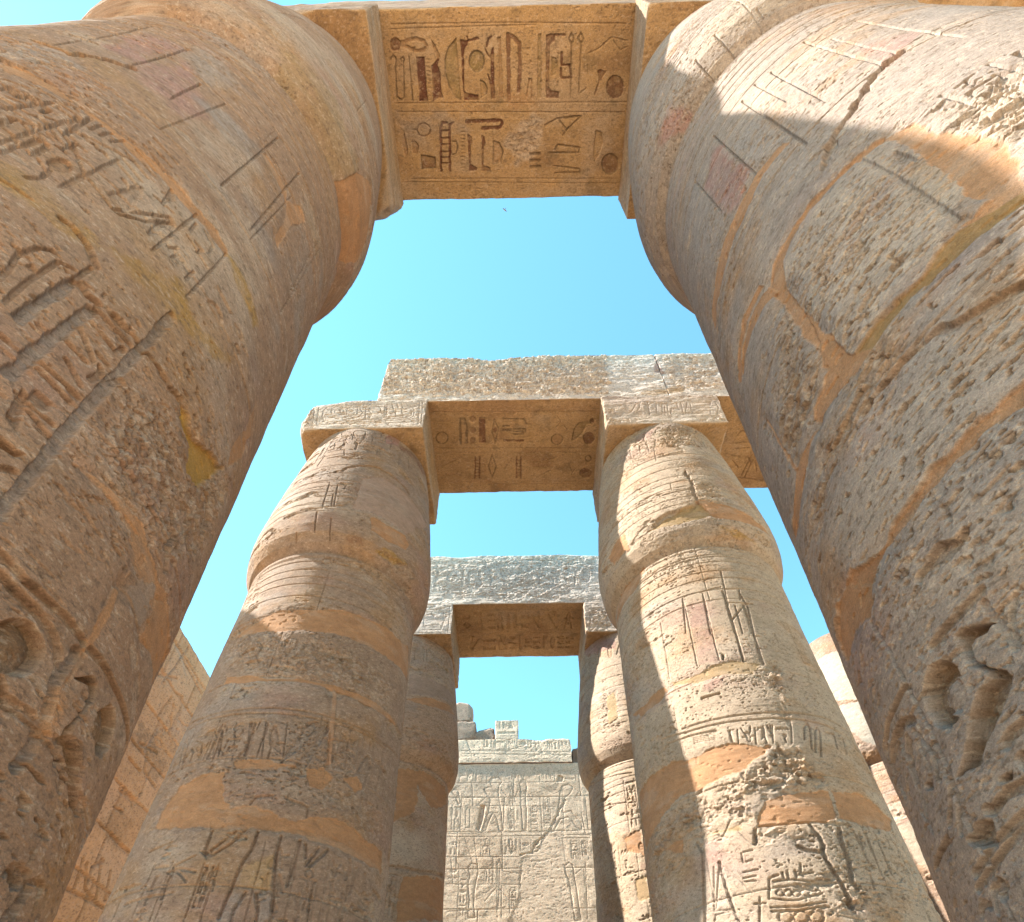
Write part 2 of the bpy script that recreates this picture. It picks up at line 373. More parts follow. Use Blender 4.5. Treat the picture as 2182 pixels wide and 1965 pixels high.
FINE = 1.0
FEATS = {
'A0u': [
('T',[-1.449,0.357,1.508,0.401,1.53,0.587,-1.46,0.549],'o',0.4,0.05,0.05),
('L',[-1.443,0.571,-0.157,0.576,0.687,0.592,1.473,0.608],0.012,0.01),
('L',[-1.45,0.615,-0.642,0.607,0.346,0.601],0.012,0.01),
('L',[-1.409,2.163,0.058,2.183,1.539,2.21],0.012,0.01),
('L',[-1.518,2.2,0.057,2.233,1.545,2.265],0.012,0.01),
('L',[-1.511,1.327,-0.144,1.344,1.559,1.367],0.012,0.01),
('L',[-1.503,1.417,-0.147,1.441,1.548,1.468],0.012,0.01),
('P',[-1.357,0.758,-1.367,0.785,-1.389,0.806,-1.417,0.818,-1.446,0.817,-1.47,0.805,-1.485,0.783,-1.487,0.756,-1.477,0.729,-1.455,0.708,-1.427,0.697,-1.398,0.697,-1.374,0.71,-1.359,0.731],0.022,0.005,0.05,0.5,'r',0.6),
('LT',[-1.349,0.751,-1.242,0.718,-1.139,0.709,-1.051,0.733,-1.031,0.778,-1.064,0.812,-1.154,0.822,-1.253,0.794,-1.349,0.751],0.022,0.018,'w',0.6),
('LT',[-1.505,0.893,-1.459,0.863,-1.432,0.89,-1.454,0.98,-1.48,1.269],0.012,0.018,'d',0.4),
('LT',[-1.368,0.919,-1.371,0.895,-1.344,0.88,-1.325,0.896,-1.344,0.927,-1.38,1.271,-1.43,1.295,-1.465,1.266],0.012,0.018,'d',0.4),
('LT',[-1.264,0.874,-1.277,1.309],0.012,0.018,'d',0.4),
('P',[-1.172,0.878,-1.068,0.88,-1.078,1.312,-1.185,1.311],0.022,0.005,0.05,0.5,'r',0.85),
('L',[-1.044,0.9,-1.015,0.901],0.012,0.01),
('L',[-1.045,0.939,-1.016,0.939],0.012,0.01),
('L',[-1.047,0.978,-1.018,0.979],0.012,0.01),
('L',[-1.048,1.017,-1.019,1.018],0.012,0.01),
('L',[-1.05,1.057,-1.021,1.058],0.012,0.01),
('L',[-1.051,1.097,-1.022,1.097],0.012,0.01),
('L',[-1.053,1.137,-1.023,1.138],0.012,0.01),
('L',[-1.055,1.178,-1.025,1.178],0.012,0.01),
('L',[-1.056,1.218,-1.026,1.219],0.012,0.01),
('L',[-1.058,1.26,-1.028,1.26],0.012,0.01),
('L',[-1.059,1.301,-1.029,1.301],0.012,0.01),
('P',[-0.966,0.711,-0.925,0.765,-0.868,0.88,-0.899,0.902,-0.946,0.802],0.022,0.005,0.05,0.5,'w',0.7),
('P',[-0.905,0.898,-0.873,0.895,-0.911,0.957,-0.877,1.036,-0.889,1.213,-0.874,1.279,-1.003,1.313,-0.989,1.003,-0.99,0.971],0.022,0.005,0.05,0.5,'r',0.85),
('P',[-0.651,0.716,-0.641,0.961,-0.641,1.307,-0.699,1.282,-0.775,1.182,-0.815,1.037,-0.809,0.912,-0.761,0.805],0.022,0.005,0.05,0.5,'v',0.6),
('LT',[-0.651,0.716,-0.761,0.805,-0.809,0.912,-0.815,1.037,-0.775,1.182,-0.699,1.282,-0.641,1.307],0.01,0.018,'d',0.6),
('P',[-0.601,0.724,-0.5,0.733,-0.509,0.778,-0.557,0.816,-0.587,1.218,-0.546,1.248,-0.402,1.261,-0.405,1.316,-0.59,1.313,-0.601,1.12,-0.595,0.838],0.022,0.005,0.05,0.5,'r',0.85),
('LT',[-0.506,0.736,-0.376,0.714],0.018,0.018,'r',0.8),
('LT',[-0.511,0.7,-0.506,0.736],0.012,0.018,'r',0.8),
('P',[-0.31,0.932,-0.322,0.975,-0.35,1.011,-0.39,1.03,-0.433,1.029,-0.47,1.009,-0.494,0.973,-0.501,0.929,-0.488,0.885,-0.46,0.851,-0.42,0.832,-0.378,0.833,-0.342,0.853,-0.317,0.888],0.022,0.005,0.05,0.5,'v',0.75),
('LT',[-0.308,0.932,-0.32,0.976,-0.349,1.012,-0.39,1.031,-0.433,1.031,-0.471,1.01,-0.496,0.973,-0.503,0.929,-0.49,0.885,-0.461,0.85,-0.421,0.831,-0.378,0.832,-0.34,0.852,-0.315,0.887,-0.308,0.932],0.012,0.018,'d',0.7),
('P',[-0.368,1.116,-0.316,1.141,-0.283,1.198,-0.301,1.255,-0.367,1.287],0.022,0.005,0.05,0.5,'o',0.5),
('LT',[-0.368,1.116,-0.316,1.141,-0.283,1.198,-0.301,1.255,-0.367,1.287],0.01,0.018,'d',0.4),
('P',[-0.305,0.789,-0.261,0.858,-0.231,0.89,-0.196,0.798,-0.182,0.799,-0.189,0.968,-0.185,1.298,-0.233,1.305,-0.235,1.223,-0.265,1.077,-0.27,1.053,-0.231,1.126,-0.222,0.913,-0.275,0.858],0.022,0.005,0.05,0.5,'r',0.85),
('LT',[-0.272,0.79,-0.244,0.722,-0.208,0.701],0.014,0.018,'r',0.7),
('P',[-0.131,0.709,-0.091,0.71,-0.078,1.291,-0.131,1.29,-0.12,0.969],0.022,0.005,0.05,0.5,'w',0.6),
('LT',[-0.003,1.309,0.005,0.689,0.062,0.705,0.142,0.773,0.15,1.004,0.127,1.229],0.026,0.018,'r',0.65),
('LT',[0.233,1.28,0.265,1.117,0.297,1.118,0.298,1.305],0.012,0.018,'w',0.5),
('P',[0.377,0.687,0.417,0.688,0.426,1.299,0.373,1.307],0.022,0.005,0.05,0.5,'v',0.4),
('P',[0.472,0.696,0.539,0.682,0.586,0.698,0.582,0.757,0.527,0.787,0.525,1.202,0.553,1.235,0.66,1.245,0.656,1.311,0.491,1.308,0.484,0.978],0.022,0.005,0.05,0.5,'r',0.62),
('LT',[0.586,0.698,0.712,0.701],0.014,0.018,'r',0.6),
('P',[0.551,0.902,0.607,0.918,0.636,0.981,0.612,1.067,0.556,1.09],0.022,0.005,0.05,0.5,'v',0.5),
('LT',[0.678,0.865,0.682,0.981,0.776,0.983],0.016,0.018,'r',0.7),
('LT',[0.673,1.02,0.683,1.108,0.813,1.107,0.786,0.983],0.016,0.018,'r',0.6),
('LT',[0.798,0.791,0.765,0.738,0.793,0.686,0.826,0.739,0.798,0.791,0.812,1.305],0.013,0.018,'d',0.4),
('LT',[0.92,0.785,0.877,0.739,0.91,0.688,0.948,0.741,0.92,0.785,0.918,1.274,1.01,1.218],0.013,0.018,'d',0.4),
('P',[1.145,1.043,1.187,1.036,1.261,1.053,1.196,1.148,1.167,1.18,1.171,1.099],0.022,0.005,0.05,0.5,'r',0.6),
('LT',[1.167,1.18,1.132,1.277],0.014,0.018,'r',0.4),
('P',[1.507,1.209,1.501,1.26,1.474,1.301,1.429,1.323,1.378,1.323,1.329,1.299,1.293,1.257,1.277,1.206,1.284,1.155,1.312,1.115,1.355,1.094,1.406,1.095,1.454,1.118,1.49,1.158],0.022,0.005,0.05,0.5,'r',0.6),
('L',[1.008,0.878,1.149,0.834,1.226,0.775,1.304,0.731,1.49,0.764],0.014,0.012),
('L',[1.327,0.761,1.418,0.853,1.497,0.824],0.014,0.012),
('L',[1.016,0.986,1.021,1.065],0.014,0.012),
('P',[-1.438,1.646,-1.486,1.788,-1.46,1.92,-1.408,1.844,-1.426,1.717],0.022,0.005,0.05,0.5,'w',0.5),
('P',[-1.351,1.736,-1.295,1.737,-1.253,1.792,-1.29,1.873,-1.348,1.882],0.022,0.005,0.05,0.5,'w',0.5),
('LT',[-1.076,1.617,-1.089,1.647,-1.117,1.671,-1.156,1.684,-1.198,1.684,-1.233,1.669,-1.256,1.644,-1.261,1.614,-1.248,1.584,-1.219,1.56,-1.181,1.547,-1.14,1.548,-1.104,1.562,-1.082,1.586],0.012,0.018,'w',0.6),
('LT',[-1.312,1.613,-1.257,1.614,-1.241,1.667],0.012,0.018,'d',0.4),
('P',[-1.236,1.893,-1.048,1.923,-1.055,2.035,-1.245,2.051],0.022,0.005,0.05,0.5,'r',0.45),
('LT',[-1.236,1.893,-1.048,1.923,-1.055,2.035,-1.245,2.051,-1.236,1.893],0.012,0.018,'d',0.6),
('LT',[-0.977,2.074,-0.931,1.584,-0.901,1.544,-0.852,1.542],0.02,0.018,'r',0.8),
('LT',[-0.853,2.072,-0.811,1.572,-0.76,1.543],0.02,0.018,'r',0.8),
('LT',[-0.931,1.628,-0.812,1.626],0.012,0.018,'r',0.6),
('LT',[-0.94,1.707,-0.819,1.706],0.012,0.018,'r',0.6),
('LT',[-0.947,1.779,-0.826,1.777],0.012,0.018,'r',0.6),
('LT',[-0.955,1.86,-0.833,1.859],0.012,0.018,'r',0.6),
('LT',[-0.962,1.925,-0.839,1.923],0.012,0.018,'r',0.6),
('LT',[-0.968,1.99,-0.845,1.988],0.012,0.018,'r',0.6),
('LT',[-0.783,1.746,-0.738,1.746,-0.721,1.81,-0.75,1.882,-0.795,1.891],0.01,0.018,'d',0.5),
('L',[-0.656,1.606,-0.616,1.606],0.014,0.01),
('L',[-0.659,1.644,-0.619,1.645],0.014,0.01),
('L',[-0.662,1.683,-0.622,1.684],0.014,0.01),
('L',[-0.665,1.722,-0.625,1.723],0.014,0.01),
('L',[-0.668,1.762,-0.628,1.762],0.014,0.01),
('L',[-0.671,1.801,-0.631,1.802],0.014,0.01),
('L',[-0.674,1.841,-0.634,1.842],0.014,0.01),
('L',[-0.677,1.881,-0.637,1.882],0.014,0.01),
('L',[-0.68,1.922,-0.64,1.923],0.014,0.01),
('L',[-0.684,1.963,-0.643,1.963],0.014,0.01),
('L',[-0.687,2.004,-0.646,2.004],0.014,0.01),
('L',[-0.69,2.045,-0.649,2.045],0.014,0.01),
('LT',[-0.578,1.537,-0.117,1.527,-0.097,1.562,-0.131,1.605,-0.363,1.61],0.022,0.018,'r',0.85),
('P',[-0.576,1.669,-0.523,1.696,-0.516,1.768,-0.546,1.803,-0.555,2.006,-0.466,2.045,-0.468,2.082,-0.578,2.081,-0.575,1.803],0.022,0.005,0.05,0.5,'r',0.7),
('P',[-0.389,1.68,-0.345,1.699,-0.333,1.771,-0.366,1.806,-0.378,2.018,-0.279,2.057,-0.281,2.095,-0.407,2.093,-0.384,1.806],0.022,0.005,0.05,0.5,'r',0.7),
('P',[-0.225,1.754,-0.148,1.774,-0.095,1.874,-0.144,1.994,-0.24,2.011],0.022,0.005,0.05,0.5,'w',0.5),
('LT',[-0.225,1.754,-0.148,1.774,-0.095,1.874,-0.144,1.994,-0.24,2.011,-0.225,1.754],0.012,0.018,'d',0.5),
('T',[-0.02,1.564,0.244,1.499,0.441,1.536,0.456,1.819,0.289,2.001,0.106,2.035,-0.026,1.812],'p',0.85,0.05,0.1),
('R',[-0.02,1.564,0.244,1.499,0.441,1.536,0.456,1.819,0.289,2.001,0.106,2.035,-0.026,1.812],0.014),
('T',[0.984,1.476,1.467,1.518,1.41,1.835,1.074,2.184],'p',0.45,0.08,0.12),
('T',[-1.495,1.437,-0.712,1.432,-0.595,1.624,-1.226,1.721,-1.504,1.788],'g',0.5,0.08,0.12),
('T',[-0.076,1.226,0.287,1.231,0.352,1.365,-0.017,1.443],'w',0.7,0.05,0.05),
('L',[-0.034,1.704,0.022,1.687,0.066,1.714],0.012,0.012),
('L',[-0.036,1.757,0.087,1.759],0.012,0.012),
('L',[-0.037,1.82,0.041,1.813],0.012,0.012),
('P',[0.277,1.893,0.424,1.888,0.424,1.917,0.277,1.922],0.022,0.005,0.05,0.5,'d',0.4),
('P',[0.277,1.967,0.425,1.962,0.425,1.992,0.277,1.997],0.022,0.005,0.05,0.5,'d',0.4),
('P',[0.277,2.042,0.426,2.036,0.426,2.067,0.277,2.072],0.022,0.005,0.05,0.5,'d',0.4),
('LT',[0.485,1.589,0.637,1.522,0.964,1.501,0.774,1.646,0.671,1.54],0.014,0.018,'d',0.4),
('LT',[0.774,1.646,0.732,1.698],0.012,0.018,'d',0.4),
('LT',[0.626,1.858,0.658,1.804,0.962,1.846,0.954,1.9,0.536,1.893],0.014,0.018,'d',0.4),
('LT',[0.608,2.043,0.976,2.087,0.99,2.125,0.634,2.129],0.012,0.018,'d',0.3),
('P',[1.172,1.652,1.263,1.689,1.283,1.796,1.239,1.942,1.177,2.015,1.157,1.903],0.022,0.005,0.05,0.5,'o',0.6),
('P',[1.51,2.039,1.504,2.088,1.477,2.127,1.435,2.148,1.386,2.148,1.339,2.125,1.305,2.085,1.29,2.035,1.297,1.987,1.324,1.949,1.366,1.928,1.414,1.929,1.46,1.951,1.494,1.99],0.022,0.005,0.05,0.5,'r',0.45),
('LT',[1.514,2.039,1.508,2.09,1.48,2.13,1.436,2.152,1.385,2.151,1.337,2.128,1.301,2.086,1.286,2.035,1.293,1.985,1.321,1.946,1.364,1.924,1.415,1.925,1.462,1.948,1.498,1.988,1.514,2.039],0.012,0.018,'d',0.5),
],
'A1u': [
('L',[-1.531,5.729,1.572,5.77],0.014,0.012),
('L',[-1.506,6.475,1.541,6.533],0.014,0.012),
('L',[-1.517,6.574,1.548,6.622],0.014,0.012),
('L',[-1.523,7.24,1.566,7.281],0.014,0.012),
('L',[-1.627,7.296,1.571,7.339],0.014,0.012),
('L',[-1.478,5.924,-1.206,5.93],0.016,0.012),
('L',[-1.158,6.242,-1.1,6.284,-1.121,6.353,-1.185,6.369,-1.158,6.242],0.016,0.012),
('LT',[-1.277,6.264,-1.293,6.316,-1.329,6.357,-1.377,6.38,-1.428,6.379,-1.472,6.355,-1.499,6.312,-1.505,6.26,-1.488,6.208,-1.452,6.167,-1.405,6.145,-1.354,6.146,-1.311,6.17,-1.283,6.212,-1.277,6.264],0.014,0.018,'d',0.5),
('LT',[-1.046,6.389,-1.014,5.868,-0.931,5.886,-0.901,6.018,-0.927,6.374],0.024,0.018,'d',0.6),
('P',[-0.723,5.889,-0.731,5.916,-0.747,5.938,-0.769,5.949,-0.794,5.949,-0.815,5.936,-0.828,5.914,-0.832,5.887,-0.825,5.861,-0.808,5.839,-0.786,5.828,-0.762,5.828,-0.741,5.841,-0.727,5.862],0.022,0.005,0.05,0.5,'r',0.4),
('P',[-0.737,6.105,-0.744,6.132,-0.761,6.154,-0.783,6.166,-0.808,6.166,-0.829,6.153,-0.843,6.13,-0.847,6.102,-0.839,6.075,-0.823,6.053,-0.8,6.041,-0.775,6.042,-0.754,6.054,-0.74,6.077],0.022,0.005,0.05,0.5,'r',0.4),
('P',[-0.75,6.326,-0.758,6.354,-0.775,6.376,-0.798,6.389,-0.823,6.388,-0.844,6.375,-0.858,6.352,-0.862,6.323,-0.854,6.295,-0.837,6.273,-0.814,6.261,-0.79,6.261,-0.768,6.274,-0.754,6.297],0.022,0.005,0.05,0.5,'r',0.4),
('P',[-0.658,5.851,-0.547,5.854,-0.564,6.381,-0.688,6.379],0.022,0.005,0.05,0.5,'r',0.7),
('L',[-0.531,5.893,-0.495,5.894],0.014,0.01),
('L',[-0.534,5.959,-0.498,5.959],0.014,0.01),
('L',[-0.537,6.025,-0.501,6.025],0.014,0.01),
('L',[-0.541,6.091,-0.504,6.092],0.014,0.01),
('L',[-0.544,6.159,-0.507,6.159],0.014,0.01),
('L',[-0.547,6.226,-0.51,6.227],0.014,0.01),
('L',[-0.551,6.295,-0.514,6.296],0.014,0.01),
('L',[-0.554,6.364,-0.517,6.365],0.014,0.01),
('LT',[-0.374,5.896,-0.306,6.096,-0.377,6.367,-0.431,6.161,-0.374,5.896],0.013,0.018,'d',0.4),
('P',[-0.334,6.112,-0.339,6.138,-0.35,6.159,-0.365,6.171,-0.381,6.17,-0.395,6.158,-0.405,6.137,-0.407,6.111,-0.403,6.085,-0.392,6.064,-0.376,6.053,-0.36,6.053,-0.346,6.065,-0.337,6.086],0.022,0.005,0.05,0.5,'r',0.5),
('LT',[-0.208,5.883,0.168,5.906],0.018,0.018,'d',0.5),
('LT',[-0.215,6.114,0.197,6.099,0.197,6.173,-0.215,6.131],0.018,0.018,'d',0.5),
('LT',[-0.018,6.209,0.166,6.206],0.018,0.018,'d',0.5),
('LT',[0.168,5.906,0.228,6.006],0.018,0.018,'d',0.5),
('LT',[-0.213,6.031,-0.106,6.033],0.018,0.018,'d',0.5),
('P',[-0.221,6.318,0.165,6.326,0.165,6.371,-0.222,6.363],0.022,0.005,0.05,0.5,'r',0.7),
('L',[0.27,5.892,0.319,5.892],0.018,0.012),
('L',[0.27,5.951,0.319,5.951],0.018,0.012),
('L',[0.27,6.01,0.319,6.011],0.018,0.012),
('L',[0.27,6.07,0.319,6.071],0.018,0.012),
('L',[0.271,6.13,0.319,6.131],0.018,0.012),
('L',[0.271,6.191,0.32,6.192],0.018,0.012),
('L',[0.271,6.252,0.32,6.253],0.018,0.012),
('L',[0.271,6.314,0.32,6.315],0.018,0.012),
('L',[0.271,6.376,0.32,6.377],0.018,0.012),
('P',[0.905,6.34,0.896,6.387,0.868,6.426,0.827,6.446,0.78,6.446,0.737,6.423,0.706,6.384,0.694,6.336,0.704,6.288,0.732,6.251,0.773,6.23,0.819,6.231,0.862,6.253,0.893,6.292],0.022,0.005,0.05,0.5,'w',0.5),
('LT',[0.908,6.34,0.899,6.389,0.871,6.428,0.828,6.45,0.779,6.449,0.735,6.426,0.703,6.385,0.691,6.336,0.701,6.287,0.73,6.248,0.772,6.227,0.82,6.228,0.864,6.25,0.895,6.29,0.908,6.34],0.012,0.018,'d',0.5),
('P',[1.079,6.36,1.113,6.123,1.197,5.991,1.377,5.968,1.494,5.914,1.485,5.996,1.352,6.044,1.272,6.227,1.157,6.362],0.022,0.005,0.05,0.5,'v',0.4),
('P',[1.519,6.317,1.512,6.374,1.484,6.419,1.441,6.444,1.391,6.443,1.345,6.416,1.311,6.37,1.296,6.313,1.303,6.256,1.331,6.212,1.374,6.188,1.423,6.189,1.469,6.215,1.503,6.26],0.022,0.005,0.05,0.5,'r',0.55),
('P',[1.486,5.97,1.484,5.996,1.473,6.016,1.457,6.027,1.438,6.027,1.42,6.015,1.407,5.994,1.401,5.968,1.403,5.943,1.414,5.922,1.43,5.911,1.449,5.912,1.466,5.923,1.48,5.944],0.022,0.005,0.05,0.5,'r',0.5),
('L',[0.799,5.869,0.863,5.968,0.776,6.083],0.012,0.012),
('L',[0.927,6.052,0.992,6.137,0.933,6.186],0.012,0.012),
('L',[-1.454,6.883,-1.103,6.707],0.016,0.014),
('L',[-1.475,7.088,-1.005,7.098],0.016,0.014),
('L',[-1.001,7.041,-1.127,7.001],0.016,0.014),
('L',[-0.911,6.675,-0.882,6.712,-0.917,6.754],0.016,0.014),
('L',[-0.945,6.93,-0.849,6.932],0.016,0.014),
('L',[-0.953,7.042,-0.856,7.044],0.016,0.014),
('L',[-0.959,7.125,-0.861,7.127],0.016,0.014),
('LT',[-0.815,7.158,-0.779,6.685],0.018,0.018,'r',0.6),
('LT',[-0.727,7.16,-0.697,6.686],0.018,0.018,'r',0.6),
('LT',[-0.79,6.757,-0.704,6.758],0.01,0.018,'r',0.5),
('LT',[-0.794,6.826,-0.708,6.828],0.01,0.018,'r',0.5),
('LT',[-0.798,6.896,-0.712,6.898],0.01,0.018,'r',0.5),
('LT',[-0.803,6.966,-0.716,6.968],0.01,0.018,'r',0.5),
('LT',[-0.807,7.037,-0.72,7.039],0.01,0.018,'r',0.5),
('LT',[-0.812,7.109,-0.724,7.111],0.01,0.018,'r',0.5),
('LT',[0.014,7.174,0.027,6.7],0.018,0.018,'r',0.6),
('LT',[0.102,7.176,0.11,6.702],0.018,0.018,'r',0.6),
('LT',[0.02,6.772,0.106,6.774],0.01,0.018,'r',0.5),
('LT',[0.019,6.842,0.105,6.843],0.01,0.018,'r',0.5),
('LT',[0.018,6.912,0.104,6.913],0.01,0.018,'r',0.5),
('LT',[0.017,6.982,0.104,6.984],0.01,0.018,'r',0.5),
('LT',[0.016,7.053,0.103,7.055],0.01,0.018,'r',0.5),
('LT',[0.015,7.125,0.102,7.127],0.01,0.018,'r',0.5),
('LT',[-0.451,6.648,-0.382,6.904,-0.473,7.146,-0.536,6.901,-0.451,6.648],0.016,0.018,'d',0.5),
('L',[-0.207,6.944,-0.059,6.727],0.016,0.014),
('L',[-0.7,6.861,-0.604,6.844,-0.612,7.011,-0.71,7.028],0.016,0.014),
('L',[0.354,6.808,0.576,6.794],0.016,0.014),
('L',[0.354,6.918,0.642,6.905],0.016,0.014),
('L',[0.421,7.163,0.709,6.999],0.016,0.014),
('L',[1.117,7.12,1.16,7.008,1.206,6.972],0.016,0.014),
('L',[0.639,6.759,0.828,6.708],0.016,0.014),
('L',[1.058,6.895,1.129,7.045],0.016,0.014),
('P',[1.52,7.09,1.511,7.139,1.48,7.178,1.432,7.199,1.376,7.198,1.325,7.175,1.289,7.135,1.274,7.085,1.283,7.037,1.315,6.998,1.362,6.978,1.417,6.979,1.467,7.001,1.504,7.041],0.022,0.005,0.05,0.5,'r',0.6),
('LT',[1.483,6.757,1.479,6.785,1.465,6.808,1.443,6.82,1.417,6.82,1.393,6.806,1.376,6.783,1.368,6.755,1.372,6.727,1.386,6.704,1.408,6.692,1.434,6.693,1.457,6.706,1.475,6.729,1.483,6.757],0.014,0.018,'d',0.5),
('T',[-1.501,5.461,1.551,5.517,1.575,5.802,-1.505,5.761],'w',0.5,0.06,0.08),
],
'A2u': [
('G',[-1.408,10.99,1.427,11.66],0.42,0.024,0.035,3,False),
('G',[-1.397,11.872,1.443,12.47],0.42,0.024,0.035,5,False),
('L',[-1.486,11.649,1.534,11.686],0.02,0.014),
('L',[-1.495,11.751,1.54,11.78],0.02,0.014),
('L',[-1.455,10.937,1.519,10.981],0.02,0.014),
],
'A2f': [
('G',[-2.155,13.63,1.89,12.951],0.42,0.02,0.016,8,False),
('L',[-2.126,12.966,1.937,12.897],0.018,0.01),
('R',[-2.24,13.998,2.101,14.059,2.042,13.451,1.128,12.413,-0.909,12.457,-2.136,12.779],0.02,0.12,0.06,0.004),
],
'A1f': [
('R',[-2.58,14.167,1.935,14.208,1.746,12.475,-2.509,12.537],0.055,0.16,0.06,0.004),
('R',[2.848,14.153,4.091,14.174,3.808,12.551,2.882,12.585],0.035,0.16,0.06,0.002),
('T',[2.314,12.576,2.897,12.675,3.152,12.665,3.095,12.518,2.688,12.444,2.293,12.429],'o',0.8,0.03,0.03),
('T',[2.815,13.943,2.866,13.334,2.826,13.271,2.689,13.341],'k',0.7,0.03,0.05),
],
'B1Lf': [
('L',[-3.329,12.127,-1.924,12.166,-1.801,12.044,-1.757,11.869,-1.765,11.699,-1.863,11.619,-3.165,11.514,-3.291,11.612,-3.36,11.782,-3.378,11.982,-3.329,12.127],0.014,0.014),
('L',[-3.355,12.069,-1.917,12.1,-1.818,11.986,-1.794,11.756,-1.869,11.675,-3.178,11.58,-3.28,11.667],0.014,0.014),
('L',[-3.55,12.076,-3.472,11.508],0.014,0.014),
('L',[-3.484,12.103,-3.401,11.506],0.014,0.014),
('L',[-1.7,12.247,-1.649,11.447],0.014,0.014),
('L',[-1.647,12.245,-1.593,11.445],0.014,0.014),
('L',[-3.469,11.497,-1.601,11.527],0.014,0.014),
('L',[-3.007,11.952,-3.005,11.882,-3.027,11.828,-3.067,11.798,-3.118,11.8,-3.17,11.832,-3.213,11.889,-3.238,11.96,-3.24,12.031,-3.219,12.087,-3.178,12.117,-3.126,12.115,-3.074,12.082,-3.031,12.023,-3.007,11.952],0.016,0.014),
('L',[-3.07,11.954,-3.07,11.924,-3.08,11.901,-3.098,11.888,-3.121,11.889,-3.145,11.903,-3.164,11.928,-3.174,11.958,-3.175,11.988,-3.165,12.012,-3.147,12.025,-3.124,12.024,-3.1,12.01,-3.081,11.985,-3.07,11.954],0.016,0.014),
('L',[-2.941,11.824,-2.967,12.055,-2.786,12.096,-2.754,11.818],0.016,0.014),
('L',[-2.759,12.107,-2.663,11.871,-2.726,11.732],0.016,0.014),
('L',[-2.642,12.102,-2.593,11.699],0.016,0.014),
('L',[-2.355,11.976,-2.357,11.916,-2.381,11.869,-2.421,11.844,-2.469,11.845,-2.517,11.873,-2.554,11.923,-2.575,11.983,-2.573,12.044,-2.55,12.092,-2.509,12.118,-2.46,12.116,-2.412,12.087,-2.374,12.037,-2.355,11.976],0.016,0.014),
('L',[-2.301,12.149,-2.27,11.716],0.016,0.014),
('L',[-2.275,12.178,-2.228,11.715],0.016,0.014),
('L',[-2.219,11.971,-1.85,12.016],0.016,0.014),
('L',[-2.185,11.713,-1.854,11.787],0.016,0.014),
('L',[-2.188,12.175,-2.132,11.968],0.016,0.014),
('L',[-2.102,12.19,-2.049,11.994],0.016,0.014),
('L',[-2.014,12.187,-1.98,12.021],0.016,0.014),
('L',[-2.096,11.909,-2.061,11.737],0.016,0.014),
('L',[-1.985,11.934,-1.95,11.762],0.016,0.014),
('R',[-3.754,12.142,-3.546,12.193,-3.432,11.452,-3.616,11.405],0.03),
],
'B1Rf': [
('L',[1.972,11.719,2.029,11.743,2.146,12.014,2.205,12.039,2.199,11.901,2.105,11.714],0.016,0.014),
('L',[2.358,12.062,2.333,11.626],0.016,0.014),
('L',[2.342,11.951,2.454,12.059],0.016,0.014),
('L',[2.508,12.057,2.461,11.675],0.016,0.014),
('L',[2.522,12.056,2.617,12.053,2.549,11.645],0.016,0.014),
('L',[2.639,11.941,2.598,11.617],0.016,0.014),
('L',[2.699,12.05,2.655,11.641],0.016,0.014),
('L',[2.77,11.992,2.875,12.044,2.859,11.878,2.746,11.854,2.7,11.667],0.016,0.014),
('L',[2.943,12.041,2.915,11.606],0.016,0.014),
('L',[3.052,12.037,2.947,11.631],0.016,0.014),
('L',[3.106,12.035,3.071,11.654],0.016,0.014),
('L',[3.188,12.033,3.461,12.034,3.441,11.94,3.192,11.921],0.016,0.014),
('L',[3.176,11.839,3.42,11.847],0.016,0.014),
('L',[3.127,11.732,3.399,11.75,3.389,11.643],0.016,0.014),
('L',[3.553,12.02,3.57,11.853,3.476,11.613],0.016,0.014),
('R',[1.58,12.09,1.761,11.753,1.751,11.436,1.564,11.288],0.03),
('R',[3.2,11.439,3.496,11.586,3.709,11.37],0.03),
],
'B2Lf': [
('L',[-2.203,11.61,-2.22,12.055,-1.796,12.081,-1.726,11.803,-1.8,11.469,-2.215,11.477],0.016,0.014),
('L',[-2.185,11.95,-1.888,11.978],0.016,0.014),
('L',[-2.17,11.778,-1.875,11.806],0.016,0.014),
('L',[-2.179,11.61,-1.862,11.637],0.016,0.014),
('L',[-1.63,12.218,-1.625,11.399],0.016,0.014),
('L',[-2.376,11.382,-1.698,11.401],0.016,0.014),
],
'B2Rf': [
('R',[1.612,12.148,2.254,12.063,2.171,11.321,1.539,11.269],0.03,0.1,0.07),
('L',[1.647,11.397,1.75,12.005,1.906,12.071],0.02,0.018),
('L',[1.885,11.863,2.103,11.587],0.02,0.018),
],
(0, -1): [
('M',[21.6,-6.09,25.6,-6.06,30.0,-6.05,36.6,-6.09,43.2,-6.09,49.0,-6.07,55.1,-6.05,60.3,-6.07,65.9,-6.03,72.0,-6.05,72.1,-6.11,64.1,-6.14,58.7,-6.16,53.2,-6.14,48.1,-6.17,42.0,-6.16,35.6,-6.14,31.2,-6.15,27.0,-6.17,23.8,-6.19],-0.012,0.03),
('M',[61.2,-4.75,62.4,-4.69,72.0,-4.69,74.9,-4.81,72.2,-4.79],-0.008,0.02),
('M',[74.8,-4.77,78.9,-4.56,83.0,-4.59,79.8,-4.95,80.5,-5.34,78.6,-5.32,77.7,-4.98],-0.008,0.02),
('L',[18.8,-5.49,15.6,-4.09],0.014,0.016),
('L',[30.0,-5.16,28.8,-4.22],0.014,0.016),
('L',[41.0,-5.26,40.1,-4.71],0.014,0.016),
('L',[61.5,-5.64,60.9,-4.28],0.014,0.016),
('L',[72.5,-5.64,71.9,-4.27],0.014,0.016),
('L',[62.6,-6.72,62.7,-6.1],0.014,0.016),
('L',[71.9,-6.72,72.0,-6.08],0.014,0.016),
('L',[92.3,-5.43,92.3,-4.32],0.014,0.016),
('L',[93.1,-5.7,94.9,-4.28],0.014,0.016),
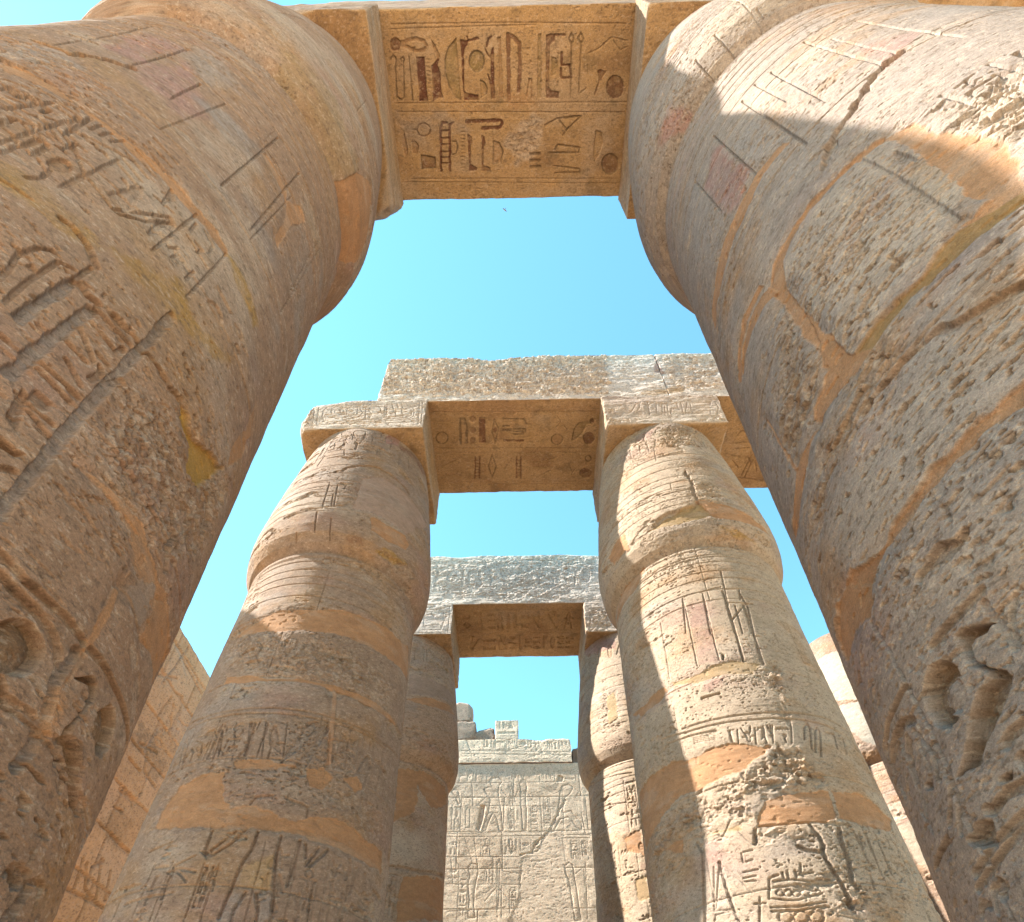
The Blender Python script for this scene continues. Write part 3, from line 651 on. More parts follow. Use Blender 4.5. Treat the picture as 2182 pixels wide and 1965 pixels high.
('C',[15.3,-5.53,18.9,-5.55,23.1,-5.55,27.3,-5.32,30.5,-5.21],0.025,0.03),
('T',[20.3,-5.16,18.9,-4.35,29.2,-4.24,28.9,-5.06],'k',0.7,0.05,0.08),
('T',[30.8,-5.17,32.7,-4.47,40.1,-4.71,40.7,-5.3,35.9,-5.32],'k',0.7,0.05,0.08),
('T',[42.0,-5.38,42.5,-4.86,48.6,-5.09,44.1,-5.44],'k',0.6,0.05,0.08),
('T',[43.7,-4.98,50.4,-4.79,60.8,-4.73,60.8,-4.99,52.5,-5.14],'g',0.7,0.05,0.08),
('T',[29.1,-4.43,30.2,-3.9,44.9,-4.19,42.3,-4.69],'g',0.5,0.05,0.08),
('T',[14.7,-5.79,20.0,-5.56,28.4,-5.66,27.3,-5.82,19.9,-6.02],'g',0.5,0.05,0.08),
('T',[46.3,-5.31,53.6,-5.0,63.9,-4.92,64.3,-5.42,53.2,-5.45],'p',0.4,0.05,0.08),
('T',[42.2,-7.03,47.8,-7.01,51.9,-7.0,55.5,-6.91,61.2,-6.9,72.6,-6.75,77.3,-6.78,74.7,-6.9,65.5,-6.94,58.4,-7.01,52.7,-7.08,43.5,-7.09],'y',0.5,0.03,0.14),
('T',[71.7,-6.07,79.6,-6.06,88.9,-6.12,87.5,-6.2,77.4,-6.18],'y',0.7,0.02,0.06),
('T',[43.7,-3.34,44.7,-3.03,49.1,-2.94,63.6,-2.9,76.6,-2.95,82.9,-3.0,82.2,-3.36,64.6,-3.34,52.2,-3.36],'v',0.38,0.06,0.14),
('M',[84.7,-3.34,84.7,-3.03,90.0,-2.68,106.4,-2.83,117.0,-3.04,114.1,-3.64,109.9,-3.34,92.3,-3.46],-0.012,0.03),
('L',[52.0,-7.05,53.2,-7.04,56.7,-7.07,59.3,-7.13],0.03,0.03),
('L',[42.8,-6.51,47.7,-6.66,51.2,-6.69,54.2,-6.72,60.4,-6.37,61.1,-6.38,58.5,-6.58,55.1,-6.72],0.016,0.018),
('L',[43.8,-7.1,45.2,-7.09,47.7,-7.08],0.016,0.018),
('L',[54.2,-7.58,53.9,-7.51,52.9,-7.4,53.5,-7.3,54.8,-7.25],0.016,0.018),
('L',[58.8,-7.66,58.3,-7.59,58.9,-7.42,59.1,-7.31,59.2,-7.16],0.016,0.018),
('L',[56.6,-7.65,56.1,-7.47,56.2,-7.28,58.2,-7.25],0.016,0.018),
('L',[56.0,-6.35,60.0,-6.32],0.016,0.018),
('L',[57.9,-6.35,56.6,-6.14,58.2,-6.24,57.3,-6.29],0.016,0.018),
('L',[64.2,-6.31,63.9,-6.2],0.016,0.018),
('L',[65.7,-6.16,69.0,-6.19,69.5,-6.29],0.016,0.018),
('L',[40.2,-6.94,40.0,-6.79,43.0,-6.8],0.016,0.018),
('L',[43.0,-6.8,45.5,-6.85],0.016,0.018),
('L',[36.9,-6.44,39.4,-6.39,38.6,-6.25],0.016,0.018),
('L',[29.4,-6.22,33.8,-6.22],0.016,0.018),
('L',[27.3,-6.31,30.2,-6.27],0.016,0.018),
('L',[35.1,-6.64,37.0,-6.6],0.016,0.018),
('L',[31.8,-6.46,34.3,-6.43,33.2,-6.35],0.016,0.018),
('L',[44.8,-6.98,45.7,-6.91,45.0,-6.78],0.016,0.018),
('L',[34.7,-6.24,38.7,-6.24,39.3,-6.29,36.0,-6.29],0.016,0.018),
('L',[63.8,-6.58,64.9,-6.52,65.8,-6.55,65.4,-6.62],0.016,0.018),
('L',[64.5,-6.36,70.9,-6.39],0.016,0.018),
('L',[66.3,-6.33,68.2,-6.32,67.7,-6.39],0.016,0.018),
('L',[69.7,-6.64,69.7,-6.53],0.016,0.018),
('L',[33.3,-6.6,34.5,-6.27],0.016,0.018),
('L',[40.7,-6.47,39.7,-6.19],0.016,0.018),
('L',[36.1,-6.75,38.0,-6.75,40.2,-6.81],0.016,0.018),
('L',[48.3,-6.37,52.8,-6.4],0.018,0.02),
('L',[48.2,-6.3,52.8,-6.34],0.018,0.02),
('L',[48.1,-6.23,52.9,-6.27],0.018,0.02),
('L',[47.9,-6.17,53.0,-6.2],0.018,0.02),
('L',[47.8,-6.1,53.0,-6.13],0.018,0.02),
('L',[47.7,-6.02,53.1,-6.06],0.018,0.02),
('L',[47.6,-5.95,53.2,-5.98],0.018,0.02),
('L',[47.4,-5.87,53.3,-5.9],0.018,0.02),
('L',[35.9,-6.61,39.4,-6.66],0.014,0.016),
('L',[36.7,-6.57,40.2,-6.63],0.014,0.016),
('L',[37.4,-6.53,41.0,-6.59],0.014,0.016),
('L',[38.2,-6.5,41.8,-6.56],0.014,0.016),
('L',[38.9,-6.46,42.7,-6.52],0.014,0.016),
('L',[39.8,-6.29,39.4,-6.15],0.014,0.016),
('L',[41.8,-6.36,45.1,-6.33],0.014,0.016),
('L',[41.5,-6.28,41.3,-6.14],0.014,0.016),
('L',[43.3,-6.34,46.5,-6.3],0.014,0.016),
('L',[43.1,-6.27,43.2,-6.13],0.014,0.016),
('L',[44.8,-6.31,47.9,-6.28],0.014,0.016),
('L',[44.8,-6.25,45.2,-6.11],0.014,0.016),
('L',[46.3,-6.28,49.3,-6.25],0.014,0.016),
('L',[28.2,-6.37,30.9,-6.42],0.013,0.016),
('L',[29.1,-6.36,31.8,-6.41],0.013,0.016),
('L',[30.1,-6.35,32.7,-6.4],0.013,0.016),
('L',[31.1,-6.34,33.7,-6.38],0.013,0.016),
('L',[32.0,-6.33,34.6,-6.37],0.013,0.016),
('L',[32.9,-6.32,35.5,-6.36],0.013,0.016),
('M',[82.2,-7.25,84.3,-7.22,87.3,-7.27,91.4,-7.26,103.0,-7.07,100.6,-7.23,96.4,-7.4,92.5,-7.46,89.9,-7.35,84.8,-7.31],-0.035,0.04,(0.5,0.27,0.07)),
('M',[75.4,-7.97,79.1,-7.93,83.6,-7.9,89.1,-7.89,94.1,-7.9,100.3,-7.92,108.2,-7.92,102.7,-8.04,97.9,-8.02,92.7,-8.03,89.1,-7.96,83.1,-7.95],-0.012,0.03),
('M',[92.6,-8.26,92.4,-8.16,92.8,-8.04,92.7,-8.14,93.6,-8.24],-0.008,0.02),
('M',[102.0,-6.93,104.2,-6.62,103.4,-6.45,109.3,-6.55,108.7,-6.78,103.8,-7.01],-0.01,0.03),
('R',[73.2,-7.94,75.4,-7.47,85.3,-7.35,94.1,-7.45,102.6,-7.22,109.0,-7.1,114.2,-7.31,104.7,-7.87,94.9,-7.9,84.2,-7.89],0.018,0.05,0.08,0.006),
('R',[99.1,-7.26,103.0,-7.1,111.3,-7.06,107.6,-7.31,101.6,-7.32],0.06,0.1,0.14,0.03),
('C',[94.3,-7.69,97.1,-7.73,100.3,-7.87],0.02,0.03),
('C',[59.6,-7.29,63.5,-7.29,66.9,-7.28,71.6,-7.27,74.5,-7.26,82.2,-7.25],0.022,0.03),
('LT',[72.0,-6.92,72.0,-7.25,71.8,-7.56,72.0,-7.94,72.3,-8.33],0.022,0.026,'g',0.6),
('LT',[59.2,-7.32,58.8,-7.67],0.022,0.026,'g',0.6),
('LT',[63.2,-7.36,62.9,-7.62,62.9,-7.9],0.022,0.026,'g',0.6),
('T',[63.5,-7.05,71.3,-6.79,87.5,-6.59,82.0,-7.24,72.0,-7.25],'w',0.4,0.1,0.1),
('T',[69.2,-6.7,74.3,-6.79,87.4,-6.65,85.8,-6.79,73.3,-6.89],'y',0.5,0.03,0.1),
('L',[64.1,-7.79,69.8,-7.8],0.022,0.024),
('L',[64.1,-7.76,70.2,-7.75],0.022,0.024),
('L',[64.3,-7.59,67.7,-7.59],0.022,0.024),
('L',[63.7,-7.41,69.9,-7.42],0.022,0.024),
('L',[63.8,-7.33,70.3,-7.32],0.022,0.024),
('L',[63.8,-7.48,68.3,-7.56],0.022,0.024),
('L',[65.9,-7.66,69.2,-7.7],0.022,0.024),
('L',[69.9,-7.41,70.1,-7.37],0.022,0.024),
('L',[59.1,-7.79,60.0,-7.79],0.022,0.024),
('L',[68.1,-7.51,70.0,-7.51],0.022,0.024),
('L',[69.5,-7.55,70.3,-7.58,69.6,-7.64],0.022,0.024),
('L',[71.4,-7.59,72.8,-7.5,73.5,-7.51],0.022,0.024),
('P',[65.2,-7.96,65.1,-7.91,66.1,-7.92,67.9,-8.06,66.2,-8.05],0.03),
('P',[66.2,-7.87,68.5,-7.86,68.5,-7.92,66.1,-7.92],0.02,0.006,0.06,0.35,'d',0.25),
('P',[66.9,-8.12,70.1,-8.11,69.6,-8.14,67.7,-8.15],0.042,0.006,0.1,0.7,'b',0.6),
('L',[65.0,-7.94,70.2,-7.93],0.02,0.02),
('L',[66.5,-7.96,70.9,-7.98],0.02,0.02),
('L',[69.2,-8.21,70.7,-8.18],0.02,0.02),
('L',[75.0,-8.43,79.2,-8.44,85.0,-8.43],0.03,0.026),
('L',[76.4,-8.48,79.9,-8.49,82.3,-8.49],0.03,0.026),
('L',[80.2,-8.44,85.2,-8.43,90.9,-8.43,96.5,-8.42,103.4,-8.42,109.8,-8.41,118.5,-8.4,125.3,-8.41],0.032,0.028),
('L',[78.3,-8.49,82.3,-8.49,85.1,-8.5,88.0,-8.53,89.6,-8.57,90.4,-8.63],0.032,0.028),
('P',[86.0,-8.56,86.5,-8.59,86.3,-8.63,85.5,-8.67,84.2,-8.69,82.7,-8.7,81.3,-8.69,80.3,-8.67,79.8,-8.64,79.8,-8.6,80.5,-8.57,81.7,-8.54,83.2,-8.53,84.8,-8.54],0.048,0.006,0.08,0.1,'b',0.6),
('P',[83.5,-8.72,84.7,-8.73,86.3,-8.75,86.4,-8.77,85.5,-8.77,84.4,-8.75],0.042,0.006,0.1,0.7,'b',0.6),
('LT',[90.9,-8.48,90.2,-8.61,91.1,-8.65],0.024,0.03,'g',0.5),
('LT',[91.2,-8.66,92.0,-8.8,91.3,-8.87],0.024,0.03,'g',0.5),
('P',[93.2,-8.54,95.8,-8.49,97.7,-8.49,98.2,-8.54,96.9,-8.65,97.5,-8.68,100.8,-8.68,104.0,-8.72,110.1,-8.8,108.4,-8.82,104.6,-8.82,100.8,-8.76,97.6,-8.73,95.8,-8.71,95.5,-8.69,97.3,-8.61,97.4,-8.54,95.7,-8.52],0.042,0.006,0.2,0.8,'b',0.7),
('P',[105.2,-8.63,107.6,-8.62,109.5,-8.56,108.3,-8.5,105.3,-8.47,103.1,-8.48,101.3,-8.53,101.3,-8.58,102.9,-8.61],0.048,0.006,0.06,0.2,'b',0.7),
('L',[97.3,-8.78,96.0,-8.73,96.1,-8.68],0.02,0.02),
('L',[101.0,-8.82,99.4,-8.78],0.02,0.02),
('M',[102.6,-8.16,103.4,-7.99,107.9,-7.92,117.8,-7.92,125.5,-7.9,123.1,-8.08,110.6,-8.13,104.9,-8.17],-0.012,0.03),
('M',[93.0,-8.14,100.3,-7.97,102.6,-8.16,104.9,-8.17,98.8,-8.17],-0.01,0.05,(0.37,0.26,0.21),0.7),
('M',[91.4,-8.18,93.2,-8.14,92.9,-8.4,92.7,-8.5,92.9,-8.55,92.1,-8.58,91.9,-8.44],-0.01,0.02),
('T',[91.8,-8.58,93.6,-8.58,92.8,-8.86,92.4,-8.89,91.6,-8.7],'m',0.8,0.03,0.05),
('Q',[85.9,-8.8,87.6,-8.74,90.2,-8.83,89.7,-8.91]),
('Q',[90.3,-8.92,94.5,-8.91,105.2,-8.88,125.2,-8.83,109.0,-8.96,95.9,-8.97,91.8,-8.96]),
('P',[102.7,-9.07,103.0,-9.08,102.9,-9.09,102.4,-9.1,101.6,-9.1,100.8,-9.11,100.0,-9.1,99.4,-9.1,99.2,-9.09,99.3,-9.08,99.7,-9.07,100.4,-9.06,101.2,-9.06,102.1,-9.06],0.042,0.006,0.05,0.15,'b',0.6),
('L',[98.3,-9.09,98.9,-9.07,101.0,-9.05,103.3,-9.05,103.9,-9.09],0.022,0.022),
('L',[104.6,-9.06,106.3,-9.04,108.7,-9.04,108.6,-9.07,109.2,-9.1],0.022,0.022),
('L',[105.3,-9.07,104.5,-9.16],0.022,0.022),
('L',[104.2,-9.07,102.5,-9.17],0.022,0.022),
('L',[111.3,-9.04,111.8,-9.1],0.022,0.022),
('L',[125.3,-8.41,120.8,-8.62,121.0,-8.83,125.2,-8.86],0.022,0.022),
('L',[125.2,-8.46,125.3,-8.66,120.2,-8.82],0.022,0.022),
('L',[104.6,-9.11,103.9,-9.16],0.022,0.022),
('G',[20.0,-6.88,48.0,-6.34],0.2,0.012,0.02,72,True),
('G',[50.0,-6.66,66.0,-6.36],0.22,0.012,0.016,73,False),
('G',[28.0,-7.75,44.0,-7.2],0.24,0.012,0.018,74,True),
('G',[74.0,-6.62,92.0,-6.34],0.24,0.01,0.014,75,False),
],
(0, 1): [
('T',[-72.4,-6.42,-67.0,-6.37,-54.7,-6.4,-50.6,-6.59,-51.5,-7.33,-62.7,-7.38,-73.0,-7.35,-74.6,-6.92,-74.1,-6.54],'g',0.55,0.03,0.05),
('T',[-72.4,-6.42,-67.0,-6.37,-54.7,-6.4,-50.6,-6.59,-51.5,-7.33,-62.7,-7.38,-73.0,-7.35,-74.6,-6.92,-74.1,-6.54],'p',0.4,0.03,0.25),
('T',[-65.4,-4.29,-64.0,-4.61,-63.9,-5.28,-71.6,-5.39,-76.2,-5.08,-75.9,-4.58],'k',0.8,0.03,0.06),
('T',[-65.4,-4.43,-64.1,-4.86,-64.9,-5.24,-71.1,-5.25,-74.5,-4.94],'r',0.15,0.03,0.06),
('T',[-58.3,-4.72,-53.5,-4.73,-53.3,-5.48,-56.5,-5.47,-62.3,-5.29,-64.0,-4.73],'g',0.85,0.03,0.06),
('T',[-29.3,-5.11,-21.0,-5.44,-26.3,-5.6,-31.3,-5.59],'k',0.6,0.03,0.06),
('T',[-65.1,-3.05,-63.1,-3.28,-69.7,-3.31,-77.0,-3.16,-75.4,-3.06],'k',0.8,0.03,0.06),
('T',[-70.3,0.3,-51.2,-2.36,-51.8,-3.28,-67.1,-3.1,-78.0,-2.93,-82.5,-2.35],'g',0.6,0.03,0.06),
('T',[-77.6,-4.18,-76.5,-5.16,-82.5,-5.53,-94.5,-4.94,-89.0,-4.41],'g',0.7,0.03,0.06),
('T',[-71.6,-5.39,-65.0,-5.54,-65.6,-5.76,-76.6,-5.74],'g',0.6,0.03,0.06),
('M',[-45.4,-6.37,-54.0,-6.31,-61.8,-6.26,-68.4,-6.26,-74.4,-6.28,-78.1,-6.36,-77.9,-6.63,-77.5,-6.82,-78.1,-6.97,-77.3,-7.18,-78.9,-7.29,-76.0,-7.43,-73.6,-7.4,-73.9,-7.29,-74.0,-7.15,-74.8,-6.93,-74.9,-6.68,-74.4,-6.52,-72.2,-6.38,-67.3,-6.32,-61.6,-6.32,-54.3,-6.35,-46.0,-6.41],-0.018,0.02),
('M',[-46.1,-6.39,-43.7,-6.41,-41.3,-6.47,-41.9,-6.72,-40.5,-6.97,-41.0,-7.16,-41.3,-7.28,-45.2,-7.45,-47.5,-7.43,-52.2,-7.35,-51.5,-7.33,-47.4,-7.35,-48.1,-7.27,-46.6,-7.12,-45.9,-6.86,-45.3,-6.62],-0.016,0.03),
('M',[-77.9,-6.35,-84.1,-6.28,-90.3,-6.27,-100.1,-6.31,-98.9,-6.36,-90.1,-6.36,-81.5,-6.41,-77.1,-6.48],-0.012,0.015),
('M',[-73.6,-7.4,-68.8,-7.39,-62.8,-7.39,-59.2,-7.41,-52.2,-7.35,-50.4,-7.38,-44.5,-7.42,-46.2,-7.5,-51.4,-7.48,-57.3,-7.48,-62.0,-7.46,-68.1,-7.46,-73.0,-7.46],-0.02,0.02,(0.36,0.2,0.085)),
('M',[-55.2,-5.44,-54.0,-5.52,-62.5,-5.49,-72.8,-5.56,-80.0,-5.56,-91.2,-5.6,-103.5,-5.59,-101.1,-5.45,-92.8,-5.44,-82.2,-5.4,-73.0,-5.41,-63.0,-5.38],-0.01,0.012),
('L',[-50.8,-6.36,-50.4,-6.69,-51.0,-7.06,-51.4,-7.33],0.02,0.012),
('L',[-52.1,-4.3,-53.0,-5.76],0.014,0.016),
('L',[-63.8,-4.19,-63.7,-5.37],0.014,0.016),
('L',[-77.0,-4.24,-76.1,-5.14],0.014,0.016),
('L',[-46.9,-4.27,-47.1,-5.04],0.014,0.016),
('L',[-42.3,-4.35,-43.8,-5.53],0.014,0.016),
('L',[-31.1,-4.3,-32.6,-5.71],0.014,0.016),
('L',[-19.5,-4.5,-21.6,-5.92],0.014,0.016),
('L',[-42.3,-2.98,-42.1,-3.34],0.014,0.016),
('L',[-28.9,-3.1,-28.9,-3.21],0.014,0.016),
('L',[-50.7,-3.01,-51.4,-3.3],0.014,0.016),
('C',[-28.4,-5.62,-32.2,-5.67,-36.7,-5.74,-39.7,-5.81,-43.8,-5.91,-51.0,-5.99,-53.9,-6.13],0.03,0.04),
('P',[-32.0,-5.6,-28.4,-5.62,-30.1,-5.69,-32.7,-5.7],0.07),
('L',[-29.4,-6.51,-26.9,-6.6],0.016,0.016),
('L',[-30.0,-6.56,-27.7,-6.65],0.016,0.016),
('L',[-31.7,-6.61,-29.0,-6.7],0.016,0.016),
('L',[-33.2,-6.5,-31.0,-6.51],0.016,0.016),
('L',[-32.7,-6.74,-30.7,-6.76],0.016,0.016),
('L',[-32.2,-6.68,-30.0,-6.7],0.016,0.016),
('L',[-33.6,-6.7,-32.0,-6.64],0.012,0.014),
('L',[-33.0,-6.71,-31.4,-6.65],0.012,0.014),
('L',[-32.4,-6.72,-30.8,-6.66],0.012,0.014),
('L',[-31.8,-6.74,-30.2,-6.68],0.012,0.014),
('L',[-31.2,-6.75,-29.6,-6.69],0.012,0.014),
('L',[-30.7,-6.76,-29.0,-6.7],0.012,0.014),
('L',[-47.2,-6.58,-48.2,-6.72],0.014,0.014),
('L',[-47.1,-6.61,-47.9,-6.73],0.014,0.014),
('L',[-47.1,-6.63,-47.7,-6.73],0.014,0.014),
('L',[-47.0,-6.66,-47.4,-6.74],0.014,0.014),
('L',[-46.9,-6.68,-47.1,-6.75],0.014,0.014),
('L',[-46.9,-6.7,-46.9,-6.76],0.014,0.014),
('R',[-37.9,-6.29,-33.6,-6.48,-34.6,-6.98,-39.7,-7.21,-39.3,-7.05,-39.7,-6.78,-41.0,-6.46],0.03),
('R',[-29.4,-6.27,-25.1,-6.39,-25.4,-6.56,-33.3,-6.92,-32.8,-6.6],0.014),
('M',[-75.0,-6.89,-73.9,-7.17,-74.0,-7.28,-73.8,-7.38,-70.8,-7.46,-75.3,-7.46,-78.2,-7.45,-82.7,-7.43,-85.6,-7.43,-86.0,-7.37,-84.5,-7.32,-80.5,-7.31,-77.9,-7.26,-77.1,-7.18],-0.018,0.03),
('M',[-85.4,-7.42,-90.3,-7.43,-93.9,-7.46,-97.7,-7.48,-106.3,-7.49,-114.9,-7.4,-112.4,-7.39,-100.2,-7.4,-97.1,-7.36,-92.1,-7.39,-86.7,-7.41],-0.014,0.015),
('M',[-97.4,-7.35,-98.2,-7.08,-98.7,-6.84,-97.6,-6.9,-97.2,-7.17,-96.5,-7.36],-0.012,0.012),
('M',[-78.3,-6.3,-83.4,-6.26,-87.8,-6.23,-93.3,-6.25,-101.9,-6.32,-103.5,-6.25,-94.3,-6.2,-88.9,-6.17,-84.0,-6.2,-79.4,-6.23],-0.012,0.012),
('M',[-60.8,-8.14,-63.5,-8.13,-67.2,-8.13,-70.1,-8.14,-73.4,-8.13,-78.1,-8.15,-82.2,-8.14,-86.5,-8.14,-90.4,-8.14,-99.3,-8.03,-105.2,-8.04,-95.9,-8.24,-91.9,-8.19,-88.3,-8.19,-84.0,-8.19,-79.0,-8.18,-74.6,-8.17,-69.9,-8.18,-66.0,-8.18,-62.5,-8.2],-0.018,0.03),
('R',[-77.5,-6.62,-77.5,-7.19,-85.8,-7.39,-96.0,-7.36,-97.2,-7.13,-91.4,-6.9,-83.7,-6.75],0.024,0.09,0.04),
('R',[-76.0,-7.44,-69.2,-7.5,-66.0,-7.58,-62.7,-7.68,-71.7,-7.67,-78.9,-7.69,-88.9,-7.7,-101.7,-7.79,-108.7,-7.61,-93.6,-7.48,-84.9,-7.45],0.022,0.09,0.04),
('Q',[-74.0,-8.18,-68.6,-8.19,-63.6,-8.25,-75.5,-8.7,-93.9,-8.29,-89.5,-8.2,-80.6,-8.22]),
('C',[-53.6,-7.83,-58.6,-7.77,-62.7,-7.71,-68.7,-7.67,-73.1,-7.67,-77.1,-7.67],0.022,0.03),
('C',[-75.5,-8.39,-78.7,-8.39,-83.6,-8.38],0.025,0.035),
('Q',[-73.3,-7.73,-60.6,-7.86,-56.3,-7.94,-60.3,-8.11,-67.4,-8.09,-73.8,-8.11,-85.0,-8.14,-95.6,-7.95,-83.7,-7.76],0.032,0.016,0.52,0.014),
('T',[-73.3,-7.73,-60.6,-7.86,-56.3,-7.94,-60.3,-8.11,-67.4,-8.09,-73.8,-8.11,-85.0,-8.14,-95.6,-7.95,-83.7,-7.76],'p',0.5,0.1,0.2),
('T',[-73.3,-7.73,-60.6,-7.86,-56.3,-7.94,-60.3,-8.11,-67.4,-8.09,-73.8,-8.11,-85.0,-8.14,-95.6,-7.95,-83.7,-7.76],'g',0.35,0.1,0.3),
('M',[-100.6,-8.02,-92.8,-8.2,-95.9,-8.28,-100.1,-8.22,-104.8,-8.21,-114.4,-8.17,-114.8,-8.08,-106.3,-8.04],-0.016,0.03),
('L',[-96.0,-8.57,-100.4,-8.57,-105.9,-8.56,-112.6,-8.58,-114.4,-8.64,-114.2,-8.74],0.026,0.024),
('L',[-97.6,-8.67,-100.5,-8.63,-104.6,-8.62,-109.2,-8.62,-113.7,-8.64],0.026,0.024),
('L',[-78.1,-8.57,-82.5,-8.57,-87.8,-8.57],0.026,0.024),
('L',[-96.4,-8.29,-95.7,-8.42,-95.6,-8.56,-95.2,-8.73,-95.5,-8.86,-95.8,-8.93,-98.8,-9.01],0.018,0.02),
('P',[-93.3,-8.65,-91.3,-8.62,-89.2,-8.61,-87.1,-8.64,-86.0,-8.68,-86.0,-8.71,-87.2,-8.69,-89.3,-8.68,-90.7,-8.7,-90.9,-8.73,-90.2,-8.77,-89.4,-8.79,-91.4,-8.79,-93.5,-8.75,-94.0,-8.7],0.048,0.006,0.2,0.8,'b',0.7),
('P',[-86.8,-8.76,-87.6,-8.77,-88.6,-8.78,-89.6,-8.77,-90.5,-8.76,-91.0,-8.74,-91.0,-8.71,-90.6,-8.7,-89.7,-8.68,-88.7,-8.68,-87.6,-8.68,-86.9,-8.7,-86.4,-8.72,-86.4,-8.74],0.022,0.01,0.05,0.1),
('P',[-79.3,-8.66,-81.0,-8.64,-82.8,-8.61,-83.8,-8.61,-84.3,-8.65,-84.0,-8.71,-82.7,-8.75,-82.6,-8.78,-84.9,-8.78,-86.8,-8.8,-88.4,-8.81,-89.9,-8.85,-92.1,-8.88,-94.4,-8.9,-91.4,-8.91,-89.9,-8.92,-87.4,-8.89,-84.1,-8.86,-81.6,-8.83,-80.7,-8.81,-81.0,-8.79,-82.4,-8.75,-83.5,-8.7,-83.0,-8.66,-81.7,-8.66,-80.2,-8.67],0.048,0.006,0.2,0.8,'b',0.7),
('P',[-88.1,-8.99,-86.4,-8.99,-86.9,-9.0,-88.3,-8.99],0.04),
('L',[-85.8,-9.03,-88.6,-9.02,-91.3,-9.03,-92.2,-9.02],0.026,0.024),
('L',[-82.3,-8.92,-84.1,-8.92,-85.2,-8.93],0.03,0.024),
('L',[-84.6,-8.98,-84.6,-8.99],0.03,0.024),
('P',[-100.9,-8.66,-100.3,-8.7,-102.0,-8.72,-104.1,-8.79,-105.6,-8.78,-105.3,-8.73],0.04),
('L',[-104.2,-8.64,-104.4,-8.72,-105.6,-8.78],0.018,0.02),
('L',[-99.1,-8.73,-99.4,-8.82,-100.6,-8.85,-102.3,-8.83],0.018,0.02),
('L',[-98.8,-8.69,-97.0,-8.79,-98.3,-8.86],0.018,0.02),
('L',[-112.9,-8.65,-113.2,-8.72],0.018,0.02),
('L',[-95.2,-8.87,-98.3,-8.94,-100.5,-8.97],0.018,0.02),
('L',[-107.8,-8.85,-106.2,-8.93],0.018,0.02),
('L',[-104.8,-8.81,-105.9,-8.89],0.018,0.02),
('P',[-98.0,-9.04,-95.2,-9.03,-92.6,-9.05,-92.9,-9.07,-95.0,-9.08,-97.5,-9.06],0.045,0.008,0.06,0.4),
('L',[-102.5,-8.99,-108.8,-8.99,-111.8,-8.99],0.02,0.018),
('L',[-87.9,-9.08,-93.6,-9.09,-100.2,-9.11],0.02,0.018),
('L',[-88.7,-9.1,-93.9,-9.12,-101.2,-9.14],0.02,0.018),
('L',[-99.1,-9.21,-98.1,-9.17,-96.3,-9.16,-95.3,-9.18],0.02,0.018),
('L',[-103.0,-9.19,-101.5,-9.17,-100.1,-9.19],0.02,0.018),
('L',[-75.5,-8.65,-77.4,-8.7,-78.5,-8.76],0.02,0.018),
('L',[-78.6,-8.6,-78.7,-8.65,-78.3,-8.74],0.02,0.018),
('P',[-95.6,-9.19,-96.0,-9.2,-96.4,-9.2,-96.9,-9.2,-97.3,-9.2,-97.6,-9.19,-97.6,-9.18,-97.4,-9.18,-97.0,-9.17,-96.5,-9.17,-96.1,-9.17,-95.7,-9.18,-95.5,-9.18,-95.5,-9.19],0.035),
('Q',[-99.0,-8.99,-100.9,-9.07,-110.6,-9.15,-121.8,-9.08,-108.4,-9.06,-110.5,-8.99]),
('Q',[-96.2,-8.28,-87.8,-8.51,-88.2,-8.56,-94.1,-8.56,-96.3,-8.42]),
('Q',[-72.4,-6.42,-67.0,-6.37,-54.7,-6.4,-50.6,-6.59,-51.5,-7.33,-62.7,-7.38,-73.0,-7.35,-74.6,-6.92,-74.1,-6.54],0.032,0.016,0.48,0.016),
('G',[-36.0,-6.86,-20.0,-6.42],0.2,0.012,0.018,71,True),
],
(1, -1): [
('T',[18.6,-1.73,31.1,-1.5,47.3,-1.57,69.5,-1.63,83.0,-1.6,61.8,-2.19,54.9,-2.52,28.3,-2.5,18.4,-2.56,17.4,-2.05],'k',0.5,0.05,0.05),
('M',[18.6,-1.73,31.1,-1.5,47.3,-1.57,69.5,-1.63,83.0,-1.6,61.8,-2.19,54.9,-2.52,28.3,-2.5,18.4,-2.56,17.4,-2.05],-0.006,0.03,(0.44,0.285,0.22),0.9),
('M',[28.7,-2.67,30.7,-2.61,39.5,-2.64,53.1,-2.6,57.4,-2.7,55.6,-2.85,42.3,-2.94,31.2,-2.87],-0.014,0.02),
('C',[-1.4,-1.63,7.7,-1.45,20.4,-1.3,35.2,-1.3,49.2,-1.41,53.3,-1.49],0.03,0.03),
('L',[-1.8,-1.98,0.1,-2.64],0.016,0.018),
('L',[3.4,-2.27,4.9,-2.57],0.016,0.018),
('L',[4.0,-2.02,6.4,-2.57],0.016,0.018),
('L',[9.3,-1.96,8.9,-2.11],0.016,0.018),
('L',[4.0,-2.02,9.3,-1.96],0.016,0.018),
('L',[-2.3,-2.72,-0.7,-3.1],0.016,0.018),
('L',[-11.9,-3.08,-12.3,-3.21],0.016,0.018),
('L',[7.0,-2.84,8.9,-3.19],0.016,0.018),
('C',[-9.1,-2.67,1.3,-2.61,12.2,-2.54,15.2,-2.42],0.02,0.02),
('T',[39.4,-0.15,56.5,-0.04,72.4,-0.05,98.8,0.3,73.9,-0.31,56.3,-0.24,41.1,-0.31],'r',0.45,0.02,0.03),
('T',[26.3,-0.11,41.0,0.3,39.6,-0.24,28.8,-0.38],'k',0.9,0.02,0.02),
('T',[38.3,-3.16,45.7,-3.04,60.5,-3.05,51.5,-3.17],'y',0.8,0.02,0.05),
('T',[17.5,-3.1,27.3,-3.05,28.6,-3.16,19.2,-3.19],'r',0.3,0.02,0.03),
